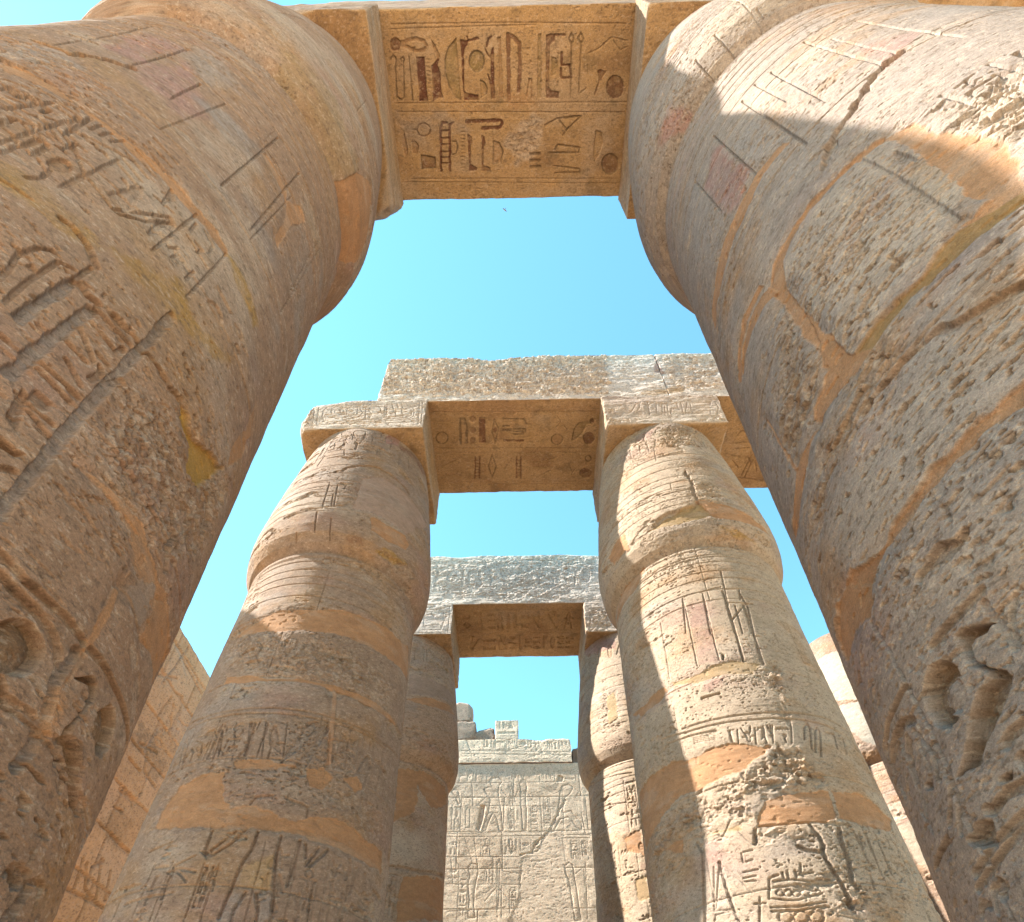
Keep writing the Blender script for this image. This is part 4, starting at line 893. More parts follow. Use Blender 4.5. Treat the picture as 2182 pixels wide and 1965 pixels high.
('L',[9.3,-0.19,9.2,-0.24,8.1,-0.29,6.1,-0.33,3.7,-0.33,1.3,-0.31,-0.7,-0.27,-1.9,-0.21,-1.9,-0.16,-0.8,-0.12,1.4,-0.1,3.9,-0.09,6.4,-0.11,8.4,-0.14,9.3,-0.19],0.016,0.014),
('L',[23.2,-0.13,23.0,-0.18,22.1,-0.23,20.6,-0.28,18.8,-0.3,17.1,-0.3,15.7,-0.28,15.0,-0.24,15.1,-0.19,16.0,-0.14,17.5,-0.1,19.4,-0.08,21.1,-0.08,22.5,-0.09,23.2,-0.13],0.016,0.014),
('L',[35.5,-0.08,35.2,-0.15,34.1,-0.22,32.5,-0.28,30.6,-0.32,28.8,-0.33,27.4,-0.31,26.7,-0.26,26.9,-0.2,27.8,-0.13,29.5,-0.07,31.5,-0.03,33.4,-0.02,34.9,-0.04,35.5,-0.08],0.016,0.014),
('L',[-2.7,-0.25,-2.6,-0.3,-3.4,-0.33,-5.1,-0.35,-7.3,-0.34,-9.7,-0.3,-11.8,-0.24,-13.2,-0.18,-13.5,-0.13,-12.4,-0.1,-10.5,-0.1,-8.0,-0.12,-5.6,-0.15,-3.7,-0.2,-2.7,-0.25],0.016,0.014),
('L',[-14.4,-0.52,-6.5,-0.51,-3.8,-0.74,-12.3,-0.76,-14.4,-0.52],0.016,0.014),
('L',[-5.7,-0.48,-1.6,-0.65],0.016,0.014),
('L',[2.7,-0.55,8.5,-0.48,7.7,-0.64,2.7,-0.55],0.016,0.014),
('L',[-16.3,-0.88,-2.5,-0.86,-0.4,-1.07,-12.2,-1.1],0.016,0.014),
('L',[1.1,-1.03,4.4,-1.07,9.3,-0.96],0.016,0.014),
('L',[10.2,-0.82,22.9,-0.73,22.9,-0.91,12.5,-0.98],0.016,0.014),
('L',[-13.4,-1.09,1.0,-1.12],0.016,0.014),
('L',[12.2,-1.07,24.6,-1.02],0.016,0.014),
('L',[39.1,-0.55,42.9,-0.51,42.2,-0.71,38.6,-0.75],0.016,0.014),
('L',[44.3,-0.52,49.9,-0.47],0.016,0.014),
('L',[44.7,-0.69,51.6,-0.69],0.016,0.014),
('L',[51.3,-0.29,50.9,-1.0],0.016,0.014),
('L',[-24.3,-1.12,-24.4,-0.67,-22.0,-0.66],0.016,0.014),
('L',[-19.4,-1.28,-17.5,-0.95],0.016,0.014),
('L',[-45.0,-1.42,-23.4,-1.59,-8.1,-1.68],0.012,0.012),
('L',[-38.6,-1.76,-20.2,-1.85,-5.5,-1.92],0.012,0.012),
('L',[-35.0,-2.02,-17.6,-2.09,-3.2,-2.13],0.012,0.012),
('L',[-32.6,-2.25,-15.4,-2.3,-1.2,-2.34],0.012,0.012),
('L',[-30.5,-2.46,-13.4,-2.51,0.7,-2.53],0.012,0.012),
('L',[-29.9,-2.62,-12.3,-2.68,2.1,-2.7],0.012,0.012),
('M',[-40.2,-4.68,-20.0,-4.55,-12.7,-4.47,8.8,-4.45,27.0,-4.35,44.6,-4.31,67.1,-4.25,89.0,-4.1,96.5,-4.55,71.0,-4.66,48.0,-4.73,30.3,-4.74,13.2,-4.78,-4.8,-4.8,-27.5,-4.73],-0.012,0.03),
('M',[-28.3,-5.48,-15.2,-5.54,4.6,-5.56,18.0,-5.54,31.3,-5.55,52.0,-5.55,80.8,-5.47,80.2,-5.43,53.9,-5.45,30.7,-5.49,19.5,-5.5,-0.5,-5.53,-27.8,-5.38],-0.01,0.02),
('M',[32.2,-5.55,34.6,-5.58,39.1,-6.43,36.7,-6.45],-0.004,0.008,(0.46,0.26,0.165)),
('L',[-56.4,-5.79,-32.0,-5.9,-12.9,-5.93,4.5,-5.92,26.2,-5.91,45.5,-5.89,68.5,-5.87,91.2,-5.77],0.02,0.018),
('L',[-44.1,-5.94,-18.2,-5.98,1.0,-5.99,20.6,-5.98,35.8,-5.96,57.9,-5.92,70.8,-5.91],0.02,0.018),
('G',[-25.2,-6.03,-17.2,-6.07,-9.6,-6.52],0.24,0.01,0.018,1,False),
('L',[-16.3,-6.08,-11.2,-6.51],0.012,0.014),
('G',[-16.8,-6.05,-9.8,-6.08,-2.8,-6.54],0.24,0.01,0.018,2,False),
('L',[-9.0,-6.08,-4.2,-6.54],0.012,0.014),
('G',[-9.0,-6.08,-2.7,-6.09,3.4,-6.54],0.24,0.01,0.018,3,False),
('L',[-2.0,-6.1,2.0,-6.54],0.012,0.014),
('G',[-2.1,-6.08,4.5,-6.08,10.0,-6.53],0.24,0.01,0.018,4,False),
('L',[5.2,-6.08,8.7,-6.54],0.012,0.014),
('G',[5.9,-6.11,14.3,-6.09,19.0,-6.53],0.24,0.01,0.018,5,False),
('L',[14.9,-6.08,17.7,-6.53],0.012,0.014),
('L',[-33.7,-6.44,-36.6,-6.2,-34.9,-6.08],0.018,0.018),
('L',[-35.8,-6.47,-42.7,-6.12,-40.9,-6.07],0.018,0.018),
('L',[-43.3,-6.45,-44.2,-6.33],0.018,0.018),
('L',[-28.1,-6.46,-28.3,-6.35,-31.2,-6.29],0.018,0.018),
('P',[23.9,-6.04,27.0,-6.0,28.9,-6.06,23.6,-6.36,16.8,-6.56,18.9,-6.38],0.022,0.006,0.05,0.5,'g',0.5),
('P',[33.4,-6.0,34.7,-6.04,28.0,-6.55,23.1,-6.55,29.2,-6.24],0.022,0.006,0.05,0.5,'g',0.5),
('M',[-33.8,-7.15,-32.5,-6.9,-25.9,-6.74,-15.2,-6.67,-7.2,-6.67,-2.5,-6.82,-2.1,-6.95,2.3,-7.05,10.1,-7.02,18.1,-7.07,29.5,-7.1,33.4,-7.02,40.3,-6.96,52.7,-6.96,65.5,-7.04,82.1,-7.0,82.9,-7.23,59.9,-7.26,43.9,-7.25,30.9,-7.24,16.4,-7.24,-5.4,-7.24,-20.4,-7.2],-0.016,0.04),
('M',[29.1,-6.58,36.0,-6.49,40.5,-6.58,37.3,-6.73,31.4,-6.73],-0.012,0.03),
('M',[45.9,-6.54,53.7,-6.45,58.2,-6.55,54.1,-6.63],-0.01,0.03),
('M',[-3.1,-6.56,11.8,-6.53,23.9,-6.55,13.7,-6.63,-0.4,-6.63],-0.01,0.03),
('R',[-16.9,-6.58,-7.3,-6.61,0.9,-6.78,2.8,-7.03,-2.9,-6.95,-4.7,-6.78],0.03,0.06,0.05),
('R',[34.6,-6.81,46.2,-6.58,61.7,-6.64,77.1,-6.65,79.3,-6.99,62.7,-7.03,52.4,-6.93],0.014),
('R',[-56.2,-4.42,5.8,-4.83,49.5,-4.92,77.3,-4.98,69.9,-5.42,42.2,-5.5,4.2,-5.53,-32.2,-5.31],0.014,0.06,0.06,0.003),
('L',[52.4,-6.44,56.4,-6.2,58.6,-6.15,60.8,-6.22,57.6,-6.62,59.9,-6.74,63.8,-6.94],0.022,0.022),
('L',[52.4,-6.63,54.4,-6.85],0.022,0.022),
('L',[69.9,-5.92,68.8,-6.26,69.0,-6.54],0.022,0.022),
('L',[35.2,-6.1,37.7,-6.48],0.022,0.022),
('L',[45.0,-6.09,45.9,-6.43],0.022,0.022),
('L',[9.9,-7.0,11.3,-6.93,17.6,-6.9],0.022,0.022),
('L',[23.2,-6.9,26.2,-6.92,30.1,-6.93,32.8,-6.95,33.2,-7.04],0.022,0.022),
('L',[36.7,-6.16,43.3,-6.13],0.022,0.022),
('L',[38.0,-6.31,43.9,-6.32],0.022,0.022),
('L',[39.2,-6.34,43.9,-6.43],0.022,0.022),
('L',[11.0,-7.26,7.1,-7.39,2.0,-7.48,-2.5,-7.46],0.026,0.024),
('L',[7.6,-7.27,3.4,-7.38,0.7,-7.44],0.026,0.024),
('L',[15.9,-7.26,15.7,-7.41,13.4,-7.56,12.6,-7.71,12.0,-7.86,11.4,-8.0],0.026,0.024),
('L',[25.0,-7.27,24.8,-7.42,26.2,-7.61,28.1,-7.82,28.7,-7.99],0.026,0.024),
('L',[17.6,-7.79,15.4,-7.93,15.5,-8.03],0.026,0.024),
('L',[21.5,-7.79,23.7,-7.92,24.0,-8.01],0.026,0.024),
('L',[32.8,-7.28,32.3,-7.52,31.8,-7.68],0.026,0.024),
('L',[35.4,-7.3,36.5,-7.41],0.026,0.024),
('L',[41.0,-7.3,37.1,-7.48],0.026,0.024),
('L',[45.2,-7.29,38.8,-7.48],0.026,0.024),
('L',[56.9,-7.3,57.7,-7.43,58.0,-7.63,56.8,-7.86],0.026,0.024),
('L',[61.4,-7.35,59.7,-7.59],0.026,0.024),
('L',[-1.7,-7.27,-1.8,-7.46],0.026,0.024),
('L',[67.4,-7.36,67.5,-7.5],0.026,0.024),
('P',[-3.0,-7.45,0.7,-7.44,2.3,-7.49,-0.1,-7.53],0.018),
('T',[15.2,-7.54,24.4,-7.45,27.0,-7.75,13.4,-7.77],'o',0.6,0.02,0.04),
('T',[13.6,-7.78,17.6,-7.79,15.5,-8.03,10.6,-8.03],'g',0.7,0.02,0.02),
('T',[21.8,-7.78,27.6,-7.8,28.7,-7.99,24.6,-8.0],'g',0.7,0.02,0.02),
('G',[-22.5,-7.52,-17.8,-7.54,-13.8,-8.01],0.3,0.011,0.018,31,True),
('G',[-0.3,-7.56,4.0,-7.57,5.3,-8.03],0.34,0.011,0.018,33,True),
('G',[38.2,-7.59,43.4,-7.59,41.0,-7.94],0.3,0.011,0.018,35,True),
('G',[2.7,-7.57,7.6,-7.58,6.1,-7.8],0.3,0.011,0.018,37,False),
('L',[-12.7,-7.57,-8.7,-7.53,-5.0,-7.49],0.022,0.02),
('L',[-11.5,-7.59,-6.7,-7.61,-2.7,-7.63],0.022,0.02),
('L',[-12.3,-7.59,-7.2,-7.66,-4.9,-7.71],0.022,0.02),
('L',[-12.0,-7.61,-12.7,-7.73,-12.2,-7.84],0.022,0.02),
('L',[-19.9,-7.39,-18.6,-7.37,-15.4,-7.39,-17.8,-7.4,-19.9,-7.39],0.022,0.02),
('L',[-29.1,-7.38,-18.2,-7.34],0.022,0.02),
('L',[-35.1,-7.79,-34.3,-7.91],0.022,0.02),
('L',[-29.1,-7.83,-8.4,-7.8],0.022,0.02),
('G',[-40.0,-0.88,75.0,-0.56],0.26,0.01,0.014,81,False),
('G',[-40.0,-0.5,75.0,-0.22],0.26,0.01,0.014,82,False),
('G',[30.0,-6.55,62.0,-5.9],0.26,0.01,0.016,83,True),
('G',[20.0,-8.1,60.0,-7.35],0.26,0.01,0.016,84,True),
('G',[-30.0,-5.1,40.0,-4.95],0.16,0.008,0.01,85,False),
],
(1, 1): [
('C',[-3.7,-1.77,-3.2,-2.04,-3.3,-2.22,-3.8,-2.54],0.03,0.04),
('R',[-9.9,-0.19,21.4,-0.03,16.7,-0.87,-3.3,-1.08,-14.2,-0.73],0.045,0.1,0.07),
('R',[1.3,-2.08,10.1,-2.06,15.0,-2.64,0.2,-2.51],0.05,0.1,0.07),
('R',[26.9,0.3,34.9,0.3,18.0,-0.85,14.1,-0.89],0.05),
('M',[-4.1,-2.57,17.1,-2.68,27.3,-2.74,41.8,-2.79,48.6,-2.87,20.8,-2.95,4.1,-2.96,-4.1,-2.74],-0.02,0.03),
('M',[-37.0,-2.9,-25.2,-2.81,-12.0,-2.7,-3.8,-2.63,2.9,-2.92,-3.6,-2.96,-19.1,-2.99,-33.0,-2.93],-0.045,0.03,(0.43,0.28,0.15)),
('C',[-32.1,-2.85,-21.5,-2.76,-10.3,-2.77,-4.6,-2.62],0.035,0.05),
('T',[-0.4,-3.05,19.9,-3.16,35.8,-3.2,29.9,-3.22,10.8,-3.2],'y',0.7,0.02,0.06),
('R',[20.4,-3.0,42.6,-2.97,57.9,-3.11,42.6,-3.19,27.8,-3.18],0.04),
('M',[-70.4,-2.77,-59.4,-2.64,-50.9,-2.64,-51.1,-3.0,-54.9,-2.95,-60.3,-2.97,-67.2,-3.0],-0.012,0.04),
('M',[-78.4,-3.27,-65.6,-3.32,-48.4,-3.33,-48.6,-3.42,-57.7,-3.62,-100.8,-3.59,-100.1,-3.64],-0.012,0.04),
('P',[-83.2,-2.76,-73.9,-2.82,-73.1,-2.87,-81.1,-2.87],0.06),
('L',[-1.3,-3.89,-3.7,-4.49],0.018,0.018),
('L',[-4.5,-4.24,-4.4,-4.49],0.018,0.018),
('L',[-15.7,-4.24,-18.0,-4.9],0.018,0.018),
('L',[-27.5,-4.23,-30.7,-4.79],0.018,0.018),
('L',[-1.3,-4.22,6.0,-4.2,4.1,-4.4],0.018,0.018),
('L',[-3.2,-4.45,11.1,-4.46],0.018,0.018),
('L',[-4.9,-4.53,-5.5,-4.95],0.018,0.018),
('L',[-0.1,-4.5,-1.4,-4.96],0.018,0.018),
('L',[4.7,-4.47,3.5,-4.96],0.018,0.018),
('L',[-16.9,-4.21,-4.5,-4.17],0.018,0.018),
('L',[-31.3,-0.73,-18.9,-0.81,-20.1,-1.29],0.012,0.012),
('L',[-28.4,-0.61,-19.9,-0.66],0.012,0.012),
('L',[-21.1,-1.14,-15.2,-1.13],0.012,0.012),
('L',[-15.7,-2.06,-4.5,-2.0,-1.2,-2.08],0.012,0.012),
('L',[-15.7,-2.06,-16.2,-2.24,-3.9,-2.29],0.012,0.012),
('L',[-40.4,-2.0,-27.0,-2.12],0.012,0.012),
('L',[-32.9,-1.06,-21.1,-1.14],0.012,0.012),
('L',[-4.9,-0.61,1.9,-0.57,-0.2,-0.77],0.012,0.012),
('L',[4.0,-0.57,12.0,-0.47],0.012,0.012),
('T',[-31.4,-0.23,-19.1,-0.19,-12.0,-0.17,-21.0,-0.49,-31.1,-0.45],'k',0.6,0.03,0.04),
('L',[-4.1,-4.26,-4.4,-4.74,-5.9,-5.36],0.022,0.022),
('L',[5.2,-4.3,7.1,-4.49,2.5,-5.37],0.022,0.022),
('L',[-4.4,-4.74,6.2,-4.47,10.8,-4.46],0.022,0.022),
('L',[5.1,-4.47,3.7,-5.42],0.022,0.022),
('L',[-15.6,-4.34,-17.4,-5.12,-17.5,-5.31],0.014,0.014),
('L',[-27.3,-4.31,-29.1,-5.31],0.014,0.014),
('L',[-59.4,-4.63,-59.7,-5.18],0.014,0.014),
('L',[-44.2,-4.46,-45.6,-5.32],0.014,0.014),
('P',[-15.5,-5.21,-14.0,-5.25,-15.3,-5.32,-16.1,-5.31],0.05),
('M',[-44.9,-5.38,-34.2,-5.42,-25.0,-5.39,-18.1,-5.36,-10.4,-5.34,2.7,-5.42,-3.6,-5.55,-18.7,-5.52,-31.2,-5.53,-44.3,-5.44],-0.012,0.03,(0.43,0.28,0.16)),
('M',[-83.0,-5.33,-63.6,-5.4,-49.8,-5.37,-48.0,-5.45,-54.0,-5.53,-70.7,-5.51],-0.012,0.03),
('R',[-0.8,-5.47,10.8,-5.41,10.1,-5.77,9.5,-6.1,2.7,-6.31,3.8,-5.87,0.2,-5.68],0.06,0.1,0.09),
('P',[-31.2,-5.73,-22.0,-5.74,-22.2,-5.76,-31.0,-5.76],0.05),
('T',[-25.5,-4.36,-16.2,-4.41,-17.5,-5.31,-27.9,-5.29],'k',0.5,0.03,0.04),
('T',[-27.4,-5.53,-17.0,-5.53,-18.8,-5.69,-28.7,-5.67],'k',0.6,0.02,0.03),
('L',[-44.0,-6.02,-27.0,-6.05,-10.1,-6.07,5.5,-6.07,11.8,-6.07],0.02,0.018),
('L',[-43.5,-6.08,-27.6,-6.11,-10.9,-6.14,9.7,-6.15],0.02,0.018),
('L',[11.8,-6.07,27.8,-6.06,45.7,-6.08],0.02,0.018),
('L',[9.7,-6.15,25.6,-6.16,42.8,-6.2],0.02,0.018),
('L',[-60.1,-6.36,-57.2,-6.01,-42.5,-6.08],0.02,0.018),
('L',[-58.2,-6.38,-57.0,-6.13,-52.9,-6.11,-41.0,-6.14,-28.3,-6.18],0.02,0.018),
('L',[-39.2,-6.16,-28.5,-6.2],0.01,0.01),
('L',[-39.4,-6.18,-28.7,-6.22],0.01,0.01),
('L',[-39.6,-6.2,-28.9,-6.24],0.01,0.01),
('L',[-39.8,-6.22,-29.1,-6.26],0.01,0.01),
('L',[-40.0,-6.24,-29.3,-6.28],0.01,0.01),
('G',[-25.3,-6.19,-19.3,-6.22,-21.0,-6.38],0.2,0.011,0.02,41,False),
('L',[-18.7,-6.23,-19.9,-6.38],0.014,0.016),
('G',[-18.3,-6.21,-11.6,-6.23,-13.7,-6.41],0.2,0.011,0.02,42,False),
('L',[-11.0,-6.24,-12.6,-6.42],0.014,0.016),
('G',[-10.5,-6.21,-3.7,-6.23,-6.4,-6.43],0.2,0.011,0.02,43,False),
('L',[-3.0,-6.23,-5.3,-6.43],0.014,0.016),
('G',[-2.6,-6.21,5.1,-6.21,1.7,-6.44],0.2,0.011,0.02,44,False),
('L',[5.8,-6.21,2.8,-6.44],0.014,0.016),
('L',[9.3,-6.39,12.0,-6.23,14.1,-6.19,14.8,-6.23,11.1,-6.49],0.018,0.018),
('L',[12.2,-6.53,17.0,-6.26,19.0,-6.22,19.5,-6.27,14.3,-6.57],0.018,0.018),
('L',[28.3,-6.24,26.1,-6.43],0.018,0.018),
('L',[34.9,-6.24,31.3,-6.46],0.018,0.018),
('M',[-93.4,-6.27,-82.7,-6.3,-66.5,-6.31,-41.3,-6.38,-30.1,-6.36,-23.3,-6.36,-12.6,-6.42,-6.9,-6.47,-11.0,-6.55,-22.7,-6.68,-39.1,-6.73,-55.6,-6.75,-71.2,-6.85,-91.2,-6.96,-93.4,-6.64],-0.016,0.04),
('R',[-41.4,-6.77,-21.0,-6.67,-7.4,-6.51,5.8,-6.5,10.8,-6.76,9.9,-6.86,-0.4,-6.96,-17.2,-7.0,-35.9,-6.93],0.05,0.1,0.07,0.012),
('R',[-62.4,-6.78,-40.1,-6.82,-16.7,-7.02,-23.0,-7.17,-43.6,-7.17,-83.0,-7.15,-77.1,-6.97],0.03,0.08,0.06),
('M',[-16.5,-7.0,-0.4,-6.96,12.0,-6.93,10.6,-7.19,4.6,-7.26,-9.9,-7.27,-21.7,-7.25,-19.4,-7.12],-0.016,0.03),
('M',[12.9,-6.93,29.7,-6.92,38.0,-6.98,47.3,-7.06,39.8,-7.22,20.9,-7.26,11.5,-7.22],-0.016,0.03),
('M',[-46.8,-7.22,-39.5,-7.2,-29.1,-7.2,-28.3,-7.25,-38.9,-7.22],-0.012,0.02,(0.43,0.28,0.16)),
('M',[-68.2,-7.15,-55.2,-7.15,-57.5,-7.26],-0.01,0.03),
('L',[-21.7,-7.25,-9.8,-7.26,3.9,-7.26,14.4,-7.28],0.024,0.022),
('L',[-48.0,-7.25,-46.3,-7.35,-48.5,-7.6,-51.6,-7.93],0.03,0.028),
('L',[-40.1,-7.49,-39.4,-7.72,-38.4,-7.9,-37.4,-8.0],0.03,0.028),
('L',[-39.0,-7.53,-33.7,-7.67,-30.1,-7.8],0.016,0.014),
('L',[-29.7,-7.25,-27.1,-7.35,-24.9,-7.41],0.016,0.014),
('L',[-31.7,-7.14,-36.1,-7.26,-40.2,-7.27],0.016,0.014),
('L',[-42.8,-7.51,-46.6,-7.87],0.016,0.014),
('L',[-40.5,-7.52,-45.8,-7.87,-38.4,-7.9],0.016,0.014),
('L',[-47.6,-7.95,-46.2,-7.9,-36.4,-7.91],0.016,0.014),
('L',[-29.7,-7.45,-26.1,-7.45],0.016,0.014),
('L',[-30.6,-7.46,-30.8,-7.54,-27.0,-7.53],0.016,0.014),
('L',[-31.6,-7.62,-26.0,-7.62],0.016,0.014),
('L',[-32.1,-7.67,-27.3,-7.67],0.016,0.014),
('L',[-31.8,-7.7,-27.7,-7.71],0.016,0.014),
('L',[-43.2,-7.05,-49.2,-7.07,-51.3,-7.13,-49.4,-7.19,-45.8,-7.21],0.016,0.014),
('P',[-23.6,-7.26,-22.2,-7.26,-24.2,-7.41,-25.2,-7.4],0.03),
('T',[-44.6,-7.27,-37.2,-7.29,-39.4,-7.5,-44.5,-7.43],'k',0.5,0.03,0.03),
('L',[-1.9,-7.28,-0.3,-7.38,0.2,-7.47,-1.2,-7.53,0.0,-7.67,1.8,-7.81,2.2,-7.99],0.034,0.036),
('L',[-9.2,-7.47,-6.3,-7.51,-1.8,-7.53],0.034,0.036),
('L',[9.1,-7.31,7.7,-7.43,7.8,-7.59,5.8,-7.78,6.8,-7.84],0.034,0.036),
('LC',[-19.4,-7.84,-19.8,-7.86,-20.5,-7.86,-21.3,-7.86,-21.8,-7.85,-21.9,-7.83,-21.4,-7.82,-20.7,-7.81,-19.9,-7.81,-19.4,-7.83],0.01,0.016),
('LC',[-16.6,-7.85,-17.0,-7.86,-17.7,-7.87,-18.5,-7.87,-19.0,-7.86,-19.1,-7.84,-18.6,-7.83,-17.9,-7.82,-17.1,-7.82,-16.6,-7.83],0.01,0.016),
('LC',[-13.8,-7.86,-14.2,-7.87,-15.0,-7.88,-15.7,-7.88,-16.2,-7.87,-16.3,-7.85,-15.8,-7.84,-15.1,-7.83,-14.3,-7.83,-13.8,-7.84],0.01,0.016),
('LC',[-11.0,-7.86,-11.4,-7.88,-12.2,-7.88,-13.0,-7.88,-13.4,-7.87,-13.5,-7.86,-13.0,-7.84,-12.3,-7.83,-11.5,-7.84,-11.0,-7.85],0.01,0.016),
('LC',[-8.2,-7.87,-8.6,-7.88,-9.4,-7.89,-10.2,-7.89,-10.7,-7.88,-10.7,-7.86,-10.2,-7.85,-9.5,-7.84,-8.7,-7.84,-8.2,-7.85],0.01,0.016),
('L',[-24.2,-7.87,-19.5,-7.9,-15.2,-7.91,-6.3,-7.87],0.018,0.018),
('L',[-25.1,-7.94,-15.8,-7.96,-6.1,-7.94],0.018,0.018),
('L',[-25.1,-7.97,-16.2,-7.99,-6.6,-7.97],0.018,0.018),
('L',[-22.0,-7.74,-16.1,-7.74,-7.5,-7.78,-6.7,-7.85],0.018,0.018),
('L',[-24.9,-7.87,-22.9,-7.71,-19.4,-7.69],0.018,0.018),
('L',[-12.4,-7.71,-7.1,-7.7],0.018,0.018),
('L',[-13.2,-7.67,-13.4,-7.73],0.018,0.018),
('L',[-17.9,-7.68,-17.8,-7.72],0.018,0.018),
('L',[-16.0,-7.68,-16.3,-7.73],0.018,0.018),
('L',[-10.5,-7.62,-11.7,-7.71],0.018,0.018),
('L',[-30.5,-7.89,-26.6,-7.9],0.018,0.018),
('L',[-28.0,-7.85,-30.2,-8.03],0.018,0.018),
('LC',[-18.6,-8.03,-19.4,-8.05,-20.8,-8.07,-22.3,-8.06,-23.3,-8.04,-23.5,-8.02,-22.7,-7.99,-21.3,-7.98,-19.7,-7.98,-18.7,-8.0],0.014,0.016),
('LC',[-13.5,-8.04,-14.3,-8.07,-15.7,-8.08,-17.2,-8.08,-18.2,-8.06,-18.3,-8.03,-17.5,-8.01,-16.1,-7.99,-14.6,-8.0,-13.6,-8.02],0.014,0.016),
('LC',[-8.4,-8.05,-9.2,-8.08,-10.7,-8.09,-12.1,-8.09,-13.1,-8.07,-13.2,-8.04,-12.4,-8.02,-10.9,-8.0,-9.4,-8.01,-8.5,-8.02],0.014,0.016),
('L',[15.1,-7.33,15.9,-7.61],0.018,0.018),
('L',[20.7,-7.32,19.8,-7.7],0.018,0.018),
('L',[26.1,-7.33,25.2,-7.68],0.018,0.018),
('L',[17.4,-7.34,16.2,-7.48],0.018,0.018),
('L',[14.6,-7.71,13.6,-7.83],0.018,0.018),
('R',[0.4,-7.86,7.6,-7.84,6.0,-8.0,-1.4,-8.04,-8.0,-8.07,-4.0,-7.93],0.05),
('R',[-14.8,-7.33,-0.2,-7.33,-1.5,-7.47,-13.3,-7.53],0.012),
('G',[-75.0,-0.88,35.0,-0.56],0.26,0.01,0.014,86,False),
('G',[-75.0,-0.5,35.0,-0.22],0.26,0.01,0.014,87,False),
('G',[-75.0,-6.4,-55.0,-5.9],0.26,0.01,0.016,88,True),
('G',[20.0,-7.9,45.0,-7.2],0.26,0.01,0.016,89,True),
],
(2, -1): [
('M',[16.2,-3.54,41.2,-3.45,74.8,-3.5,84.8,-3.76,55.2,-4.14,36.1,-3.8,36.7,-4.36,16.8,-4.61,17.1,-4.02],-0.016,0.05),
('M',[31.1,-5.55,96.4,-5.25,92.0,-5.95,30.0,-6.3,29.5,-5.9],-0.016,0.05),
('M',[14.9,-1.99,32.8,-1.81,67.4,-1.67,78.4,-1.74,44.8,-1.98,27.0,-2.03],-0.012,0.04),
('M',[13.7,-1.27,47.0,-1.24,82.9,-1.21,67.9,-1.49,34.8,-1.74,16.1,-1.81],-0.006,0.04,(0.42,0.28,0.22),0.8),
('C',[16.5,-5.41,44.0,-5.41,82.2,-5.21],0.03,0.04),
('R',[32.8,-2.92,93.3,-2.18,78.5,-3.0,55.5,-3.16],0.02),
('R',[10.7,-0.2,61.5,0.3,90.7,-0.41,46.9,-0.99],0.015),
('T',[21.3,-4.75,82.5,-4.4,80.9,-5.07,17.7,-5.34],'p',0.5,0.1,0.2),
('G',[15.9,-5.59,26.9,-5.6,23.2,-6.26],0.3,0.02,0.02,51,True),
('G',[-30.0,-0.85,75.0,-0.3],0.4,0.014,0.018,90,False),
],
(2, 1): [
('R',[-38.2,-1.17,-20.3,-2.69,-40.0,-2.91,-48.9,-2.53],0.018),
('M',[-35.1,-1.86,-26.0,-1.77,-26.8,-2.5,-35.3,-2.58],-0.01,0.04,(0.44,0.3,0.17)),
('M',[-38.2,-4.89,-22.2,-4.81,-21.7,-5.27,-35.6,-5.13],-0.015,0.05),
('M',[-31.4,-5.67,-22.5,-5.63,-23.1,-5.98,-31.8,-6.01],-0.015,0.05,(0.43,0.28,0.16)),
('T',[-42.6,-0.6,-8.6,-0.87,-33.8,-4.83,-56.3,-4.68],'p',0.7,0.1,0.15),
('R',[-81.5,-4.58,-44.7,-4.88,-47.7,-5.36,-80.9,-5.1],0.014),
('T',[-84.5,0.3,-19.5,-0.19,-20.9,-0.54,-61.6,-0.33],'k',0.8,0.04,0.05),
('L',[-76.9,-3.2,-46.3,-3.29,-24.3,-3.35],0.02,0.02),
('L',[-82.6,-3.46,-46.6,-3.6,-22.4,-3.67],0.02,0.02),
('L',[-82.0,-4.02,-45.2,-4.18,-22.4,-4.28],0.02,0.02),
('G',[-31.4,-3.8,-21.3,-3.81,-24.0,-4.8],0.35,0.02,0.02,53,True),
('G',[-24.5,-5.94,-18.1,-5.96,-20.9,-6.35],0.3,0.02,0.02,55,True),
('G',[-70.0,-0.85,35.0,-0.3],0.4,0.014,0.018,91,False),
('G',[-60.0,-5.6,20.0,-5.0],0.35,0.014,0.018,92,True),
],
'BW': [
('M',[0.421,8.884,0.792,9.424,1.148,9.45,1.183,9.053,1.269,8.58,1.088,8.41,1.118,7.961,1.318,7.633,1.195,6.609,-0.543,6.629,-0.056,7.704,-0.051,8.087,0.013,8.655],-0.006,0.04,(1.1,0.84,0.66),0.9),
('C',[1.293,10.378,1.058,9.989,0.795,9.486,0.489,9.183,0.246,8.827,-0.043,8.772],0.03,0.025),
('L',[-2.075,9.414,0.614,9.402],0.02,0.009),
('L',[-2.068,9.316,0.61,9.303],0.02,0.009),
('L',[1.111,9.327,1.904,9.316],0.02,0.009),
('L',[1.106,9.235,1.896,9.224],0.02,0.009),
('L',[-2.18,10.974,1.298,10.976],0.02,0.009),
('L',[-1.307,10.251,1.069,10.184],0.02,0.009),
('L',[-2.116,8.741,-0.044,8.714],0.02,0.009),
('L',[-2.008,8.001,0.003,7.975],0.02,0.009),
('L',[-1.938,11.682,1.338,11.63],0.02,0.009),
('L',[-1.008,11.814,-1.019,10.956],0.02,0.009),
('L',[-0.267,10.945,-0.239,10.203],0.02,0.009),
('L',[-1.458,10.963,-1.398,10.252],0.02,0.009),
('L',[0.569,11.642,0.577,10.932],0.02,0.009),
('L',[-0.791,8.724,-0.778,7.985],0.02,0.009),
('L',[1.217,10.648,1.201,9.356],0.02,0.009),
('L',[1.721,9.979,1.79,9.348],0.02,0.009),
('L',[-0.555,7.983,-0.547,7.132],0.02,0.009),
